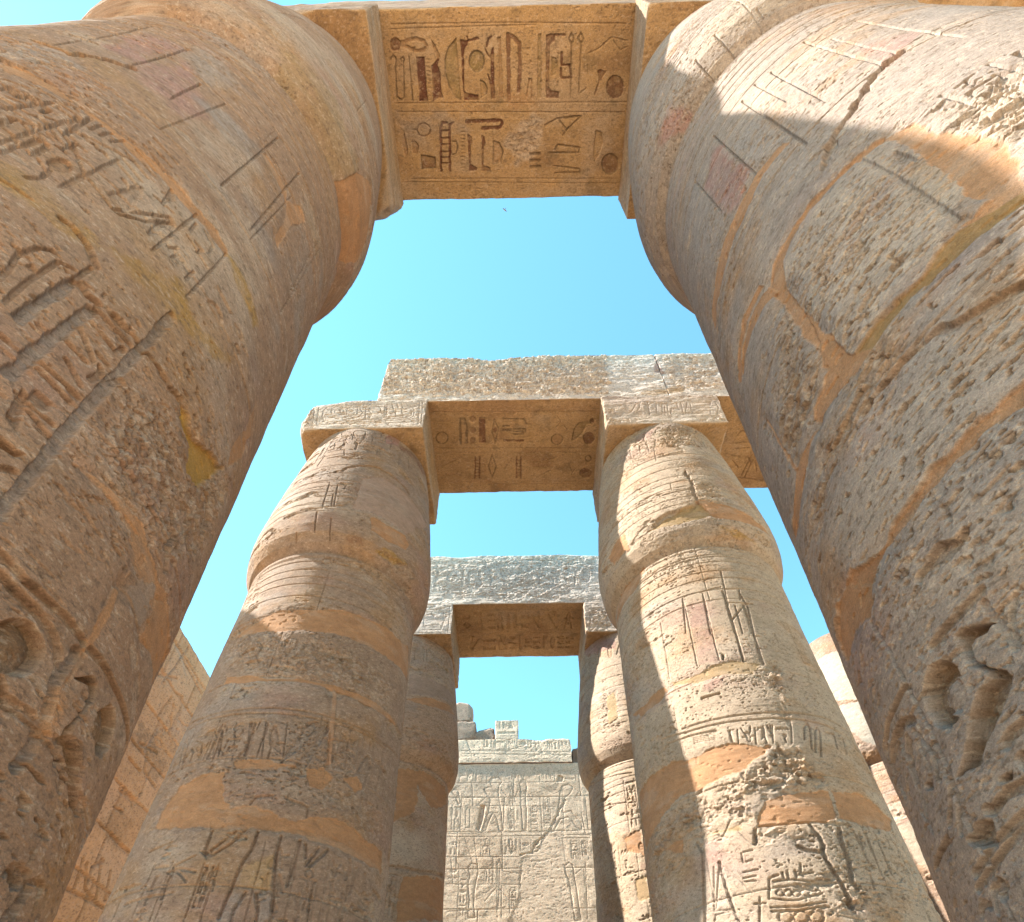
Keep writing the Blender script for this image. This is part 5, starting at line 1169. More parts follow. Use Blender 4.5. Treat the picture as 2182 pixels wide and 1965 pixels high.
('P',[-0.86,10.85,-0.958,11.025,-0.866,11.128,-0.677,11.161,-0.55,11.019,-0.642,10.881,-0.671,10.676,-0.624,10.34,-0.572,10.012,-0.526,9.473,-0.627,9.462,-0.722,9.886,-0.814,10.016,-0.93,9.761,-1.012,9.48,-1.113,9.481,-1.021,9.826,-0.938,10.147,-0.915,10.478,-1.011,10.614,-1.107,10.751,-1.047,10.819],0.006,0.012,0.06,0.2),
('LC',[-0.86,10.85,-0.958,11.025,-0.866,11.128,-0.677,11.161,-0.55,11.019,-0.642,10.881,-0.671,10.676,-0.624,10.34,-0.572,10.012,-0.526,9.473,-0.627,9.462,-0.722,9.886,-0.814,10.016,-0.93,9.761,-1.012,9.48,-1.113,9.481,-1.021,9.826,-0.938,10.147,-0.915,10.478,-1.011,10.614,-1.107,10.751,-1.047,10.819],0.018,0.014),
('P',[-0.019,10.803,-0.048,10.941,0.047,11.079,0.141,11.043,0.168,10.8,0.131,10.462,0.153,10.002,0.131,9.464,0.025,9.465,0.002,10.004,-0.024,10.398],0.006,0.012,0.06,0.2),
('LC',[-0.019,10.803,-0.048,10.941,0.047,11.079,0.141,11.043,0.168,10.8,0.131,10.462,0.153,10.002,0.131,9.464,0.025,9.465,0.002,10.004,-0.024,10.398],0.018,0.014),
('P',[-1.402,8.216,-1.469,8.443,-1.388,8.557,-1.216,8.526,-1.18,8.326,-1.229,8.102,-1.272,7.773,-1.271,7.453,-1.221,7.14,-1.41,7.142,-1.406,7.667,-1.449,7.994],0.006,0.012,0.06,0.2),
('LC',[-1.402,8.216,-1.469,8.443,-1.388,8.557,-1.216,8.526,-1.18,8.326,-1.229,8.102,-1.272,7.773,-1.271,7.453,-1.221,7.14,-1.41,7.142,-1.406,7.667,-1.449,7.994],0.018,0.014),
('P',[1.236,8.07,1.163,8.239,1.148,8.466,1.267,8.551,1.375,8.463,1.388,8.236,1.424,7.957,1.447,7.525,1.493,7.056,1.33,7.033,1.283,7.527],0.006,0.012,0.06,0.2),
('LC',[1.236,8.07,1.163,8.239,1.148,8.466,1.267,8.551,1.375,8.463,1.388,8.236,1.424,7.957,1.447,7.525,1.493,7.056,1.33,7.033,1.283,7.527],0.018,0.014),
('P',[-2.068,10.697,-1.952,10.832,-1.85,10.694,-1.77,10.357,-1.828,10.292,-1.936,10.56],0.006,0.012,0.06,0.2),
('LC',[-2.068,10.697,-1.952,10.832,-1.85,10.694,-1.77,10.357,-1.828,10.292,-1.936,10.56],0.018,0.014),
('P',[1.159,10.717,1.26,10.852,1.418,10.884,1.535,10.779,1.429,10.577,1.267,10.445,1.179,9.987,1.424,10.048,1.696,9.661,1.709,9.442,1.568,9.537,1.351,9.856,1.108,9.796,0.912,9.453,0.823,9.454,1.028,9.989,1.11,10.381],0.006,0.012,0.06,0.2),
('LC',[1.159,10.717,1.26,10.852,1.418,10.884,1.535,10.779,1.429,10.577,1.267,10.445,1.179,9.987,1.424,10.048,1.696,9.661,1.709,9.442,1.568,9.537,1.351,9.856,1.108,9.796,0.912,9.453,0.823,9.454,1.028,9.989,1.11,10.381],0.018,0.014),
('L',[0.047,11.079,-0.012,11.363,0.054,11.542,0.115,11.361,0.079,11.079],0.02,0.009),
('L',[-0.579,10.743,-0.423,10.537],0.02,0.009),
('L',[-0.918,10.612,-1.128,10.414,-1.247,10.283],0.02,0.009),
('L',[-0.082,10.736,-0.208,10.4,-0.147,10.333],0.02,0.009),
('L',[0.154,10.732,0.284,10.46,0.403,10.292],0.02,0.009),
('L',[-1.179,8.269,-1.003,8.044],0.02,0.009),
('L',[-1.76,8.562,-1.402,8.216],0.02,0.009),
('L',[-1.939,8.681,-1.84,7.999],0.02,0.009),
('L',[-1.828,8.738,-1.697,8.446],0.02,0.009),
('L',[-1.595,9.273,-1.298,8.441],0.02,0.009),
('L',[-1.33,9.269,-1.217,8.555],0.02,0.009),
('L',[-0.674,8.548,-0.654,7.031],0.02,0.009),
('L',[-0.99,7.555,-0.666,7.929,-0.332,7.547],0.02,0.009),
('L',[-1.933,7.303,-0.441,7.39],0.02,0.009),
('L',[0.666,10.793,0.966,10.584,1.221,10.716],0.02,0.009),
('L',[1.535,10.779,1.711,10.641,1.573,10.441],0.02,0.009),
('L',[1.356,8.18,1.655,8.403,1.67,7.899],0.02,0.009),
('L',[1.721,8.516,1.658,7.105],0.02,0.009),
('L',[1.135,9.235,1.183,8.581],0.02,0.009),
('L',[-0.663,10.013,-0.905,10.017,-1.085,9.955],0.02,0.009),
('L',[-1.486,10.155,-1.461,9.58,-1.58,9.581,-1.604,10.092,-1.548,10.189],0.02,0.009),
('L',[-0.618,8.663,-0.501,8.317,-0.049,8.255],0.02,0.009),
('G',[-1.835,11.572,-1.611,11.568,-1.586,11.034],0.3,0.012,0.01,61,True),
('G',[-1.611,11.568,-1.354,11.564,-1.335,11.031],0.3,0.012,0.01,62,True),
('G',[-0.938,11.557,-0.458,11.55,-0.456,11.157],0.3,0.012,0.01,63,True),
('G',[-0.33,11.548,-0.074,11.544,-0.079,11.011],0.3,0.012,0.01,64,True),
('G',[0.278,11.538,0.629,11.533,0.615,11.141],0.3,0.012,0.01,65,True),
('G',[0.693,11.532,1.012,11.527,0.986,10.995],0.3,0.012,0.01,66,True),
('G',[-0.361,10.877,-0.205,10.875,-0.212,9.469],0.3,0.012,0.01,67,True),
('G',[0.28,10.261,0.463,10.258,0.439,9.46],0.3,0.012,0.01,68,True),
('G',[0.655,10.521,0.84,10.519,0.797,9.548],0.3,0.012,0.01,69,True),
('G',[-1.979,10.261,-1.734,10.257,-1.696,9.521],0.3,0.012,0.01,70,True),
('G',[-1.124,9.266,-0.889,9.263,-0.879,8.784],0.3,0.012,0.01,71,True),
('G',[-0.565,9.228,-0.155,9.222,-0.158,8.774],0.3,0.012,0.01,72,True),
('G',[-0.038,9.19,0.547,9.182,0.537,8.883],0.3,0.012,0.01,73,True),
('G',[1.366,9.171,1.541,9.168,1.502,8.635],0.3,0.012,0.01,74,True),
('G',[1.599,9.168,1.833,9.164,1.787,8.631],0.3,0.012,0.01,75,True),
('G',[-1.684,8.22,-1.515,8.217,-1.461,7.091],0.3,0.012,0.01,76,True),
('G',[-0.331,7.925,-0.164,7.923,-0.169,7.23],0.3,0.012,0.01,77,True),
('G',[-2.062,9.218,-1.739,9.214,-1.716,8.795],0.3,0.012,0.01,78,True),
('G',[-2.01,8.451,-1.725,8.447,-1.7,7.997],0.3,0.012,0.01,79,True),
('G',[1.202,11.487,1.647,11.48,1.612,10.985],0.3,0.012,0.01,80,True),
('G',[-1.014,8.438,-0.814,8.435,-0.806,7.986],0.3,0.012,0.01,81,True),
('P',[-1.185,10.249,-1.05,10.247,-1.083,9.891,-1.19,9.482,-1.28,9.515],0.05,0.01,0.3,0.9),
('P',[1.123,11.203,1.276,11.13,1.237,10.991,1.049,10.994],0.04),
],
'BT': [
('G',[-0.801,13.177,-0.064,12.569],0.5,0.02,0.016,91,True),
('G',[0.854,12.361,1.558,12.083],0.35,0.02,0.02,92,True),
('G',[-1.121,12.47,0.586,12.175],0.35,0.02,0.02,93,True),
('L',[-1.826,12.063,1.551,11.971],0.02,0.012),
('L',[-1.82,11.951,1.543,11.86],0.02,0.012),
('L',[-0.329,12.077,0.592,12.365],0.02,0.012),
('L',[-1.719,12.558,-1.567,12.097,-1.492,11.872],0.02,0.012),
('L',[0.133,12.45,0.159,12.069],0.02,0.012),
],
'LW': [
('L',[12.42,12.326,12.371,11.851,12.162,11.213],0.06,0.05),
('L',[12.499,12.65,12.484,12.254,13.853,12.141],0.06,0.05),
('L',[12.734,11.187,12.573,10.512],0.06,0.05),
('L',[14.609,11.437,14.262,10.8],0.06,0.05),
('L',[12.627,11.693,11.917,11.25],0.06,0.05),
('L',[12.818,10.356,12.717,9.667,12.934,9.205,13.592,9.136],0.06,0.05),
('L',[12.251,9.137,12.808,9.132],0.06,0.05),
('L',[12.424,8.455,13.188,8.497],0.06,0.05),
('L',[12.798,7.572,13.677,7.542],0.06,0.05),
('L',[12.384,9.608,13.101,9.803],0.06,0.05),
('T',[12.129,9.893,12.676,10.05,13.101,9.803,12.114,9.291,12.007,9.613],'d',0.45,0.05,0.2),
('T',[12.822,9.886,13.595,9.844,13.632,9.207,12.941,9.306],'d',0.3,0.05,0.2),
('T',[12.225,7.508,12.634,8.126,13.393,8.061,13.3,7.382],'w',0.5,0.1,0.2),
('G',[12.734,11.187,13.236,9.886,13.949,10.602],0.6,0.03,0.03,95,True),
('L',[12.459,6.833,12.751,6.428,13.427,6.339],0.055,0.05),
('L',[12.848,7.071,13.235,6.383],0.055,0.05),
('L',[12.761,6.579,12.671,6.844,12.931,7.066],0.055,0.05),
('L',[13.295,7.017,13.529,6.487],0.055,0.05),
('L',[12.282,6.255,13.572,6.352],0.055,0.05),
('L',[12.305,6.845,12.434,6.311],0.055,0.05),
('L',[12.926,11.097,13.28,10.446],0.055,0.05),
('L',[11.951,11.45,12.198,11.415,12.256,11.228],0.055,0.05),
('L',[12.773,8.553,13.01,8.542,13.058,8.386],0.055,0.05),
('L',[12.492,8.097,12.805,8.125],0.055,0.05),
('L',[12.878,11.41,13.154,11.498,13.25,11.39],0.055,0.05),
('LT',[12.42,12.326,12.371,11.851,12.162,11.213],0.04,0.012,'p',0.5),
('LT',[12.499,12.65,12.484,12.254,13.853,12.141],0.04,0.012,'p',0.5),
('LT',[12.818,10.356,12.717,9.667,12.934,9.205,13.592,9.136],0.04,0.012,'p',0.5),
('LT',[11.995,12.275,12.434,12.243],0.04,0.012,'p',0.5),
('LT',[12.434,12.243,12.914,12.043],0.04,0.012,'p',0.5),
],
(3, 1): [
('M',[-66.5,-0.57,-34.7,-0.54,-36.3,-2.05,-55.6,-1.76],-0.01,0.05,(0.52,0.45,0.37),0.9),
('M',[-55.8,-1.91,-36.3,-2.05,-38.0,-3.09,-46.9,-2.89,-51.9,-2.62],-0.01,0.06,(0.42,0.38,0.34),0.9),  # greyer patch paints in the shade below the sunlit white plaster
('R',[-56.1,-2.83,-38.0,-3.09,-39.4,-3.44,-54.4,-3.31],0.02),
('T',[-53.6,-3.1,-36.6,-3.17,-35.1,-3.4,-55.3,-3.34],'w',0.8,0.03,0.05),
('L',[-54.4,-3.31,-35.8,-3.43],0.02,0.012),
('L',[-55.1,-3.51,-35.6,-3.59],0.02,0.012),
('L',[-53.7,-3.72,-36.1,-3.79],0.02,0.012),
('L',[-53.8,-3.99,-35.2,-3.99],0.02,0.012),
('L',[-52.5,-4.2,-38.3,-4.23],0.02,0.012),
('L',[-55.1,-4.58,-38.5,-4.56],0.02,0.012),
('T',[-52.8,-4.21,-40.0,-4.24,-41.8,-4.57,-53.3,-4.58],'p',0.95,0.02,0.02),
('M',[-52.8,-4.63,-39.1,-4.59,-39.1,-5.47,-48.2,-5.35],-0.01,0.05,(0.42,0.34,0.27),0.9),
('R',[-49.0,-5.54,-39.0,-5.54,-37.1,-5.98,-45.6,-5.93],0.04),
],
'A1r': [
('L',[4.108,6.484,4.516,6.458],0.02,0.022),
('L',[4.391,7.236,5.007,7.339],0.02,0.022),
('L',[4.507,7.202,4.602,6.678,4.641,6.713],0.02,0.022),
('L',[4.578,7.239,4.665,6.747],0.02,0.022),
('L',[4.465,6.847,4.523,6.779,4.619,6.92,4.612,7.132],0.02,0.022),
('L',[4.213,6.305,4.263,6.209,4.425,6.277,4.383,6.341],0.02,0.022),
('L',[4.21,6.603,4.501,6.575],0.02,0.022),
('L',[4.237,6.843,4.401,7.021],0.02,0.022),
('L',[4.702,6.886,4.788,7.1],0.02,0.022),
('L',[4.182,6.738,4.372,6.776],0.02,0.022),
],
}


def apply_feats(cv, feats, su=1.0):
    """feats: tuples (kind, points, params...) in surface metres"""
    for f in feats:
        k = f[0]; pts = np.array(f[1], np.float32).reshape(-1, 2)*np.array([su, 1.0])
        a = f[2:]
        if k == 'M':
            a = list(a)
            if len(a) > 2: a[2] = np.array(a[2], np.float32)*0.62
            cv.mortar(pts, *a)
        elif k == 'L': cv.line(pts, a[0]*0.66, a[1]*1.05, 0.10)
        elif k == 'LT': cv.line(pts, a[0], a[1], 0.25, TINTS[a[2]], a[3])
        elif k == 'LC': cv.line(pts, a[0], a[1], 0.2, closed=True)
        elif k == 'C': cv.crack(pts, *a)
        elif k == 'P': cv.poly(pts, a[0], *(a[1:4] if len(a) > 1 else ()), **({'tint': TINTS[a[4]], 'ta': a[5]} if len(a) > 5 else {}))
        elif k == 'R': cv.rough(pts, *a)
        elif k == 'Q': cv.pitted(pts, *a)
        elif k == 'T': cv.tint(pts, TINTS[a[0]], *a[1:])
        elif k == 'G': cv.text(pts[:, 0].min(), pts[:, 0].max(), pts[:, 1].min(), pts[:, 1].max(), *a)

def dens(a, b, lo, hi, fine, coarse):
    """coordinates from a to b, fine spacing between lo and hi"""
    L = [np.arange(a, lo, coarse)] if lo > a else []
    L.append(np.arange(max(a, lo), min(b, hi), fine))
    if hi < b: L.append(np.arange(hi, b, coarse))
    x = np.concatenate(L+[[b]]); return x[np.concatenate([[True], np.diff(x) > 1e-4])]

def column(key, th0, th1, zlo, fine, seed, label, name='temple_column', group=None, base=None, wear=1.0, low=None):
    """th0..th1: finely cut arc (degrees from the side facing -Y, + towards +X)"""
    j, s = key
    root = empty(name, (AXX(key), ROWYY(key), 0), label, 'column', group)
    feats = FEATS.get(key, [])
    k = pi/180*RREF
    for part, za, zb in (('shaft', -ZU-0.02, -3.345), ('capital', -3.352, 0.02)):
        u = dens(-180*k, 180*k, th0*k, th1*k, fine, 0.09)[:-1]
        v = dens(za, zb, max(za, zlo), zb, fine, 0.06)
        if low and part == 'shaft':        # closest to the eye: finest cutting
            v = np.concatenate([v[v < zlo], np.arange(zlo, low, fine*0.62), np.arange(low, low+0.9, fine*0.85), v[v > low+0.9+fine*0.5]])
        cv = Canvas(u, v, seed, STONE if base is None else np.array(base, np.float32))
        common_column(cv, part, seed, key, wear)
        apply_feats(cv, feats, k)
        cv.grain(0.0022)
        th = u/RREF
        r = np.interp(v, PZ, PR)
        rr = r[None, :]+cv.h
        if part == 'capital': rr[:, v < -3.335] = np.minimum(rr[:, v < -3.335], 1.11)
        X = np.stack([np.sin(th)[:, None]*rr, -np.cos(th)[:, None]*rr, np.broadcast_to(v[None, :]+ZU, rr.shape)], -1)
        grid_mesh(part, X, cv.c, M_COL, root, closed_u=True)
    return root

EXTRA = {}
def AXX(key): return AX[key] if key in AX else EXTRA[key][0]
def ROWYY(key): return ROWY[key[0]] if key in AX else EXTRA[key][1]

def common_column(cv, part, seed, key, wear):
    u, v = cv.u, cv.v; r = random.Random(seed)
    full = [(-4, None), (4, None)]
    def ring(z, wd, dp, u0=-4, u1=4):
        n = 60; zz = [(u0+(u1-u0)*k/n, z) for k in range(n+1)]
        cv.line(zz, wd, dp)
    big = fbm(u, v, 0.9, 0.5, 4, seed+17)
    cv.h += 0.008*big
    # drum courses and their upright joints
    zs = [-9.9, -8.75, -7.7, -6.65, -5.6, -4.5, -3.45, -2.25, -1.1]
    for i, z in enumerate(zs):
        z += r.uniform(-.15, .15)
        if cv.v[0]-0.1 < z < cv.v[-1]+0.1:
            ring(z, 0.010, 0.012)
            for t in (0, 1):
                uu = r.uniform(-2.5, 2.5); cv.line([(uu, z), (uu+0.02, z+1.05)], 0.008, 0.010)
    if part == 'shaft':
        for z in (-3.44, -3.58, -3.71, -3.86, -4.0, -4.22): ring(z+r.uniform(-.02, .02), 0.010, 0.014)
    else:
        for z in (-2.62, -2.48, -2.32, -2.18, -2.04, -1.86, -1.64, -1.36): ring(z+r.uniform(-.03, .03), 0.009, 0.012)
    ch = fbm(u, v, 0.45, 0.22, 5, seed+12, 0.6)
    near = np.exp(-((v[None, :]+2.85)/0.3)**2)*0.22 if part == 'capital' else 0.0
    for z in zs: near = near+0.16*np.exp(-((v[None, :]-z)/0.07)**2)
    cm = sstep(ch+near, 0.42, 0.46)
    fa = (slice(0, len(u)), slice(0, len(v)))
    cv.h -= wear*cm*(0.022+0.012*cv.facets(fa, 0.09, 0.055, seed+13))
    cv.mix(PALE, 0.35*cm)
    a = sstep(fbm(u, v, 1.4, 0.9, 3, seed+19), -0.15, 0.5)
    b = sstep(fbm(u, v, 1.0, 0.7, 3, seed+23), -0.15, 0.35)
    cv.pits(0.032, 0.018, 0.60, 0.018, seed+21, a)
    cv.pits(0.022, 0.012, 0.56, 0.012, seed+18, b)
    cv.pits(0.06, 0.022, 0.72, 0.026, seed+14, a)

def box_stone(name, x, y, z, res, label, cat, faces, seed, mat=None, group=None, wear=0.05, base=STONE, parent=None, chip=None, var=1.0, skip=()):
    """a squared block; faces: {'front': (painter, resolution)...}; worn arrises"""
    lo = np.array((x[0], y[0], z[0])); hi = np.array((x[1], y[1], z[1]))
    FD = {'front': (0, 2, 1, 0, -1), 'back': (0, 2, 1, 1, 1), 'left': (1, 2, 0, 0, -1), 'right': (1, 2, 0, 1, 1), 'under': (0, 1, 2, 0, -1), 'top': (0, 1, 2, 1, 1)}
    VV, CC, FF = [], [], []; off = 0
    for fn, (ia, ib, ic, side, sg) in FD.items():
        if fn in skip: continue
        pr = faces.get(fn); rs = pr[1] if pr else res
        na = max(2, int(round((hi[ia]-lo[ia])/rs))+1); nb = max(2, int(round((hi[ib]-lo[ib])/rs))+1)
        a = np.linspace(lo[ia], hi[ia], na); b = np.linspace(lo[ib], hi[ib], nb)
        cv = Canvas(a, b, seed+{'front': 0, 'back': 3, 'left': 5, 'right': 8, 'under': 11, 'top': 14}[fn], base, var)
        cv.h += 0.012*fbm(cv.u, cv.v, 0.6, 0.4, 4, seed)
        if pr and pr[0]: pr[0](cv)
        cv.grain(0.003)
        X = np.empty((na, nb, 3), np.float32); X[..., ia] = a[:, None]; X[..., ib] = b[None, :]; X[..., ic] = hi[ic] if side else lo[ic]
        ed = np.minimum(np.minimum(a-lo[ia], hi[ia]-a)[:, None], np.minimum(b-lo[ib], hi[ib]-b)[None, :])
        P = X.reshape(-1, 3).astype(np.float64)
        d = np.minimum(P-lo, hi-P); inner = np.where(P-lo < hi-P, 1.0, -1.0)
        w1 = noise3(P, 0.35, seed % 20)*0.5+noise3(P, 0.13, seed % 20+1)*0.35+noise3(P, 0.05, seed % 20+2)*0.15
        rho = np.clip(wear*(0.55+1.6*w1), 0.006, None)
        if chip is not None: rho = np.maximum(rho, chip(P)*(1+0.35*w1))
        q = np.maximum(rho[:, None]-d, 0); ln = np.sqrt((q**2).sum(1))
        mv = np.where(ln > rho, (ln-rho)/np.maximum(ln, 1e-9), 0)
        P += inner*q*mv[:, None]
        h = (cv.h*np.clip(ed/0.02, 0, 1)).ravel()
        P[:, ic] += sg*h
        wm = np.clip((ln-rho)/0.02, 0, 1)[:, None]*0.5
        cv.c.reshape(-1, 3)[:] += (PALE-cv.c.reshape(-1, 3))*wm
        VV.append(P); CC.append(cv.c.reshape(-1, 3))
        idx = np.arange(na*nb).reshape(na, nb)+off; off += na*nb
        F = np.stack([idx[:-1, :-1], idx[1:, :-1], idx[1:, 1:], idx[:-1, 1:]], -1).reshape(-1, 4)
        if fn in ('back', 'left', 'under'): F = F[:, ::-1]
        FF.append(F)
    V = np.concatenate(VV); c0 = np.array(((x[0]+x[1])/2, (y[0]+y[1])/2, z[0]))
    o = raw_mesh(name, V-c0, np.concatenate(CC), np.concatenate(FF), mat or M_BLOCK, parent, loc=c0 if parent is None else c0-np.array(parent.location))
    if label: tag(o, label, cat, group)
    return o
# ------------------------------------------------------------------ ground
def ground_material():
    m = bpy.data.materials.new('sandy_ground'); m.use_nodes = True
    t = m.node_tree; N = t.nodes; L = t.links; bs = N['Principled BSDF']; bs.inputs['Roughness'].default_value = 0.95
    n = N.new('ShaderNodeTexNoise'); n.inputs['Scale'].default_value = 0.8; n.inputs['Detail'].default_value = 8
    cr = N.new('ShaderNodeValToRGB'); cr.color_ramp.elements[0].color = (0.56, 0.40, 0.25, 1); cr.color_ramp.elements[1].color = (0.70, 0.52, 0.34, 1)
    tc = N.new('ShaderNodeTexCoord'); L.new(tc.outputs['Object'], n.inputs['Vector']); L.new(n.outputs['Fac'], cr.inputs[0]); L.new(cr.outputs[0], bs.inputs['Base Color'])
    return m
gv = np.linspace(-1, 1, 61); gv = np.sign(gv)*np.abs(gv)**3*1500
GX = np.stack([np.repeat(gv[:, None], 61, 1), np.repeat(gv[None, :], 61, 0)+8, np.zeros((61, 61))], -1)
gr = grid_mesh('ground', GX, np.ones((61, 61, 3))*0.4, ground_material()); tag(gr, kind='structure')

# ------------------------------------------------------------------ columns
GRP = 'papyrus columns of the hall'
EXTRA[(3, 1)] = (7.8, 11.727); EXTRA[(4, 1)] = (7.8, 6.515)
cols = {}
cols[(0, -1)] = column((0, -1), 6, 129, -9.4, 0.0034*FINE, 11, "huge shaded column with ochre-yellow stains and deep-carved discs, in front at the photo's left", group=GRP, base=(0.238, 0.142, 0.098), wear=0.15, low=-8.3)
cols[(0, 1)] = column((0, 1), -126, 4, -9.4, 0.0034*FINE, 37, "huge grey pitted column seamed with orange mortar, in front at the photo's right", group=GRP, base=(0.228, 0.172, 0.150), wear=0.15, low=-8.3)
cols[(1, -1)] = column((1, -1), -58, 100, -8.4, 0.0068*FINE, 58, "mostly shaded middle column with a sunlit wedge just under its capital", group=GRP)
cols[(1, 1)] = column((1, 1), -100, 58, -8.4, 0.0068*FINE, 83, "middle column sunlit down its front with a crumbling rubble band low on the shaft", group=GRP, base=(0.295, 0.216, 0.165), wear=0.6)
cols[(2, -1)] = column((2, -1), -70, 85, -6.6, 0.0105*FINE, 106, "far shaded column with large brown plaster patches, beside the back wall", group=GRP, base=(0.300, 0.20, 0.148))
cols[(2, 1)] = column((2, 1), -85, 70, -6.6, 0.0105*FINE, 131, "far column with a narrow sunlit strip, half hidden by the sunlit middle column", group=GRP, base=(0.31, 0.225, 0.165))

def abacus(key, faces, seed, chip=None, wear=0.05, base=STONE):
    cx, cy = AXX(key), ROWYY(key)
    s = key[1]
    # the inner side lies on the surveyed line of the passage
    x0, x1 = (cx-AB, -1.56) if s < 0 else (1.56, cx+AB)
    if key[0] > 2: x0, x1 = cx-AB, cx+AB
    return box_stone('abacus', (x0, x1), (cy-AB, cy+AB), (ZU, ZU+TA), 0.04, None, None, faces, seed, parent=cols[key], chip=chip, wear=wear, base=base)

def paint(*keys):
    def f(cv):
        for k in keys: apply_feats(cv, FEATS.get(k, []))
    return f
def ochre_under(*keys):
    """soffit: flat dressed stone still carrying yellow ground colour"""
    def f(cv):
        cv.h *= 0.45
        a = fbm(cv.u, cv.v, 0.8, 0.5, 5, cv.seed+2)
        cv.mix(OCHRE, 0.78); cv.mix(WARM*0.8, 0.6*sstep(a, 0.05, 0.5)); cv.mix(PALE*0.9, 0.35*sstep(-a, 0.15, 0.6))
        cv.mix(DARK, 0.35*sstep(fbm(cv.u, cv.v, 0.25, 0.2, 4, cv.seed+6), 0.3, 0.6))
        for k in keys: apply_feats(cv, FEATS.get(k, []))
        cv.pits(0.035, 0.03, 0.72, 0.010, cv.seed+4)
    return f
def dressed(lines=0.0, warm=0.0, ax=0):
    """chisel-dressed side of a block"""
    def f(cv):
        if warm: cv.mix(OCHRE, warm)
        n = fbm(cv.u, cv.v, 0.5 if ax == 0 else 0.05, 0.05 if ax == 0 else 0.5, 3, cv.seed+3)
        cv.h += 0.012*n; cv.c *= (1+0.12*n)[..., None]
        cv.mix(PALE, 0.4*sstep(fbm(cv.u, cv.v, 0.7, 0.2, 4, cv.seed+5), 0.0, 0.5))
    return f
def weathered_lit(*keys, amp=0.03, grey=0.75):
    def f(cv):
        cv.mix(np.array((0.60, 0.51, 0.46), np.float32), grey)  # grey weathered crust, its colour raised further to stand for grazing sun
        cv.h += amp*fbm(cv.u, cv.v, 0.35, 0.14, 5, cv.seed+2, 0.62)
        cv.mix(PALE*1.25, 0.5*sstep(fbm(cv.u, cv.v, 0.3, 0.12, 4, cv.seed+7), 0.0, 0.5))
        for k in keys: apply_feats(cv, FEATS.get(k, []))
        cv.pits(0.07, 0.03, 0.5, 0.016, cv.seed+4)
    return f
F = FINE
def broken(px, py, pz, rad, size):
    """a corner knocked off around a point"""
    c = np.array((px, py, pz))
    return lambda P: size*np.clip(1-np.sqrt(((P-c)**2).sum(1))/rad, 0, 1)

b00 = abacus((0, -1), {'under': (ochre_under(), 0.012*F), 'right': (dressed(warm=0.35), 0.012*F), 'front': (dressed(), 0.03)}, 201,
    chip=lambda P: np.maximum(broken(-1.56, 2.5, ZU, 0.75, 0.30)(P), broken(-3.7, 0.35, ZU, 1.6, 0.75)(P)), wear=0.035)
b01 = abacus((0, 1), {'under': (ochre_under(), 0.012*F), 'left': (dressed(warm=0.15), 0.012*F), 'front': (dressed(), 0.02)}, 215, chip=broken(1.56, 0.38, ZU, 0.25, 0.05), wear=0.02)
b10 = abacus((1, -1), {'under': (ochre_under(), 0.02*F), 'right': (dressed(warm=0.5), 0.018*F), 'front': (weathered_lit('B1Lf', amp=0.012, grey=0.5), 0.010*F)}, 222,
    chip=lambda P: np.maximum(broken(-3.75, 5.4, ZU+TA, 0.9, 0.30)(P), broken(-3.75, 5.4, ZU, 0.5, 0.2)(P)), wear=0.035)
b11 = abacus((1, 1), {'under': (ochre_under(), 0.02*F), 'left': (dressed(warm=0.2), 0.018*F), 'front': (weathered_lit('B1Rf', amp=0.015, grey=0.4), 0.010*F)}, 229, wear=0.05)
b20 = abacus((2, -1), {'under': (ochre_under(), 0.03*F), 'right': (dressed(warm=0.5), 0.025*F), 'front': (weathered_lit('B2Lf', amp=0.012, grey=0.85), 0.013*F)}, 236, wear=0.05)
b21 = abacus((2, 1), {'under': (ochre_under(), 0.03*F), 'left': (dressed(warm=0.2), 0.025*F), 'front': (weathered_lit('B2Rf', amp=0.02, grey=0.6), 0.013*F)}, 243, wear=0.06)

ZA = ZU+TA+0.012
def ragged(top, d=0.3, amt=0.16):
    return lambda P: amt*np.clip(1-(top-P[:, 2])/d, 0, 1)*(0.6+0.9*noise3(P, 0.6, 5))
def architrave(j, x0, x1, faces, seed, label, tr=1.79, dy=0.0):
    y = ROWY[j]
    return box_stone('architrave', (x0, x1), (y-DB+dy, y+DB), (ZA, ZA+tr), 0.06, label, 'architrave', faces, seed, group='stone architraves spanning the columns', wear=0.03, chip=ragged(ZA+tr))
archs = [
 architrave(0, -2.55, 2.56, {'under': (ochre_under('A0u'), 0.0065*F)}, 301, 'largest overhead architrave, ochre underside carved with dark red and olive hieroglyphs'),
 architrave(0, 2.58, 7.9, {'under': (ochre_under(), 0.03)}, 306, 'plain ochre architrave soffit just behind the shoulder of the huge pitted grey column'),
 architrave(1, -2.5, 2.80, {'under': (ochre_under('A1u'), 0.0095*F), 'front': (weathered_lit('A1f', amp=0.022, grey=0.85), 0.013*F), 'left': (weathered_lit(amp=0.02), 0.03)}, 311, 'long rough grey architrave over the middle columns with red-painted ladder signs underneath'),
 architrave(1, 2.805, 8.8, {'under': (ochre_under('A1r'), 0.012*F), 'front': (weathered_lit('A1f', amp=0.022, grey=0.85), 0.013*F)}, 316, 'architrave with glowing orange carved underside glimpsed right of the sunlit middle column', 1.83),
 architrave(2, -2.6, 2.65, {'under': (ochre_under('A2u'), 0.013*F), 'front': (weathered_lit('A2f', amp=0.018, grey=0.9), 0.013*F)}, 321, 'smallest and farthest architrave, grey face with shallow carved signs, before the back wall'),
]

cols[(3, 1)] = column((3, 1), -110, 30, -9.5, 0.016*FINE, 151, 'pale plastered column without abacus, seen in the narrow gap beside the pitted grey column', group=GRP)
cols[(4, 1)] = column((4, 1), 0, 10, -5, 0.06, 173, 'sandstone column carrying the outer end of the middle architrave', group=GRP)
abacus((4, 1), {}, 250)
for c in cols.values(): c['kind'] = 'thing'
for a in archs: a['kind'] = 'thing'

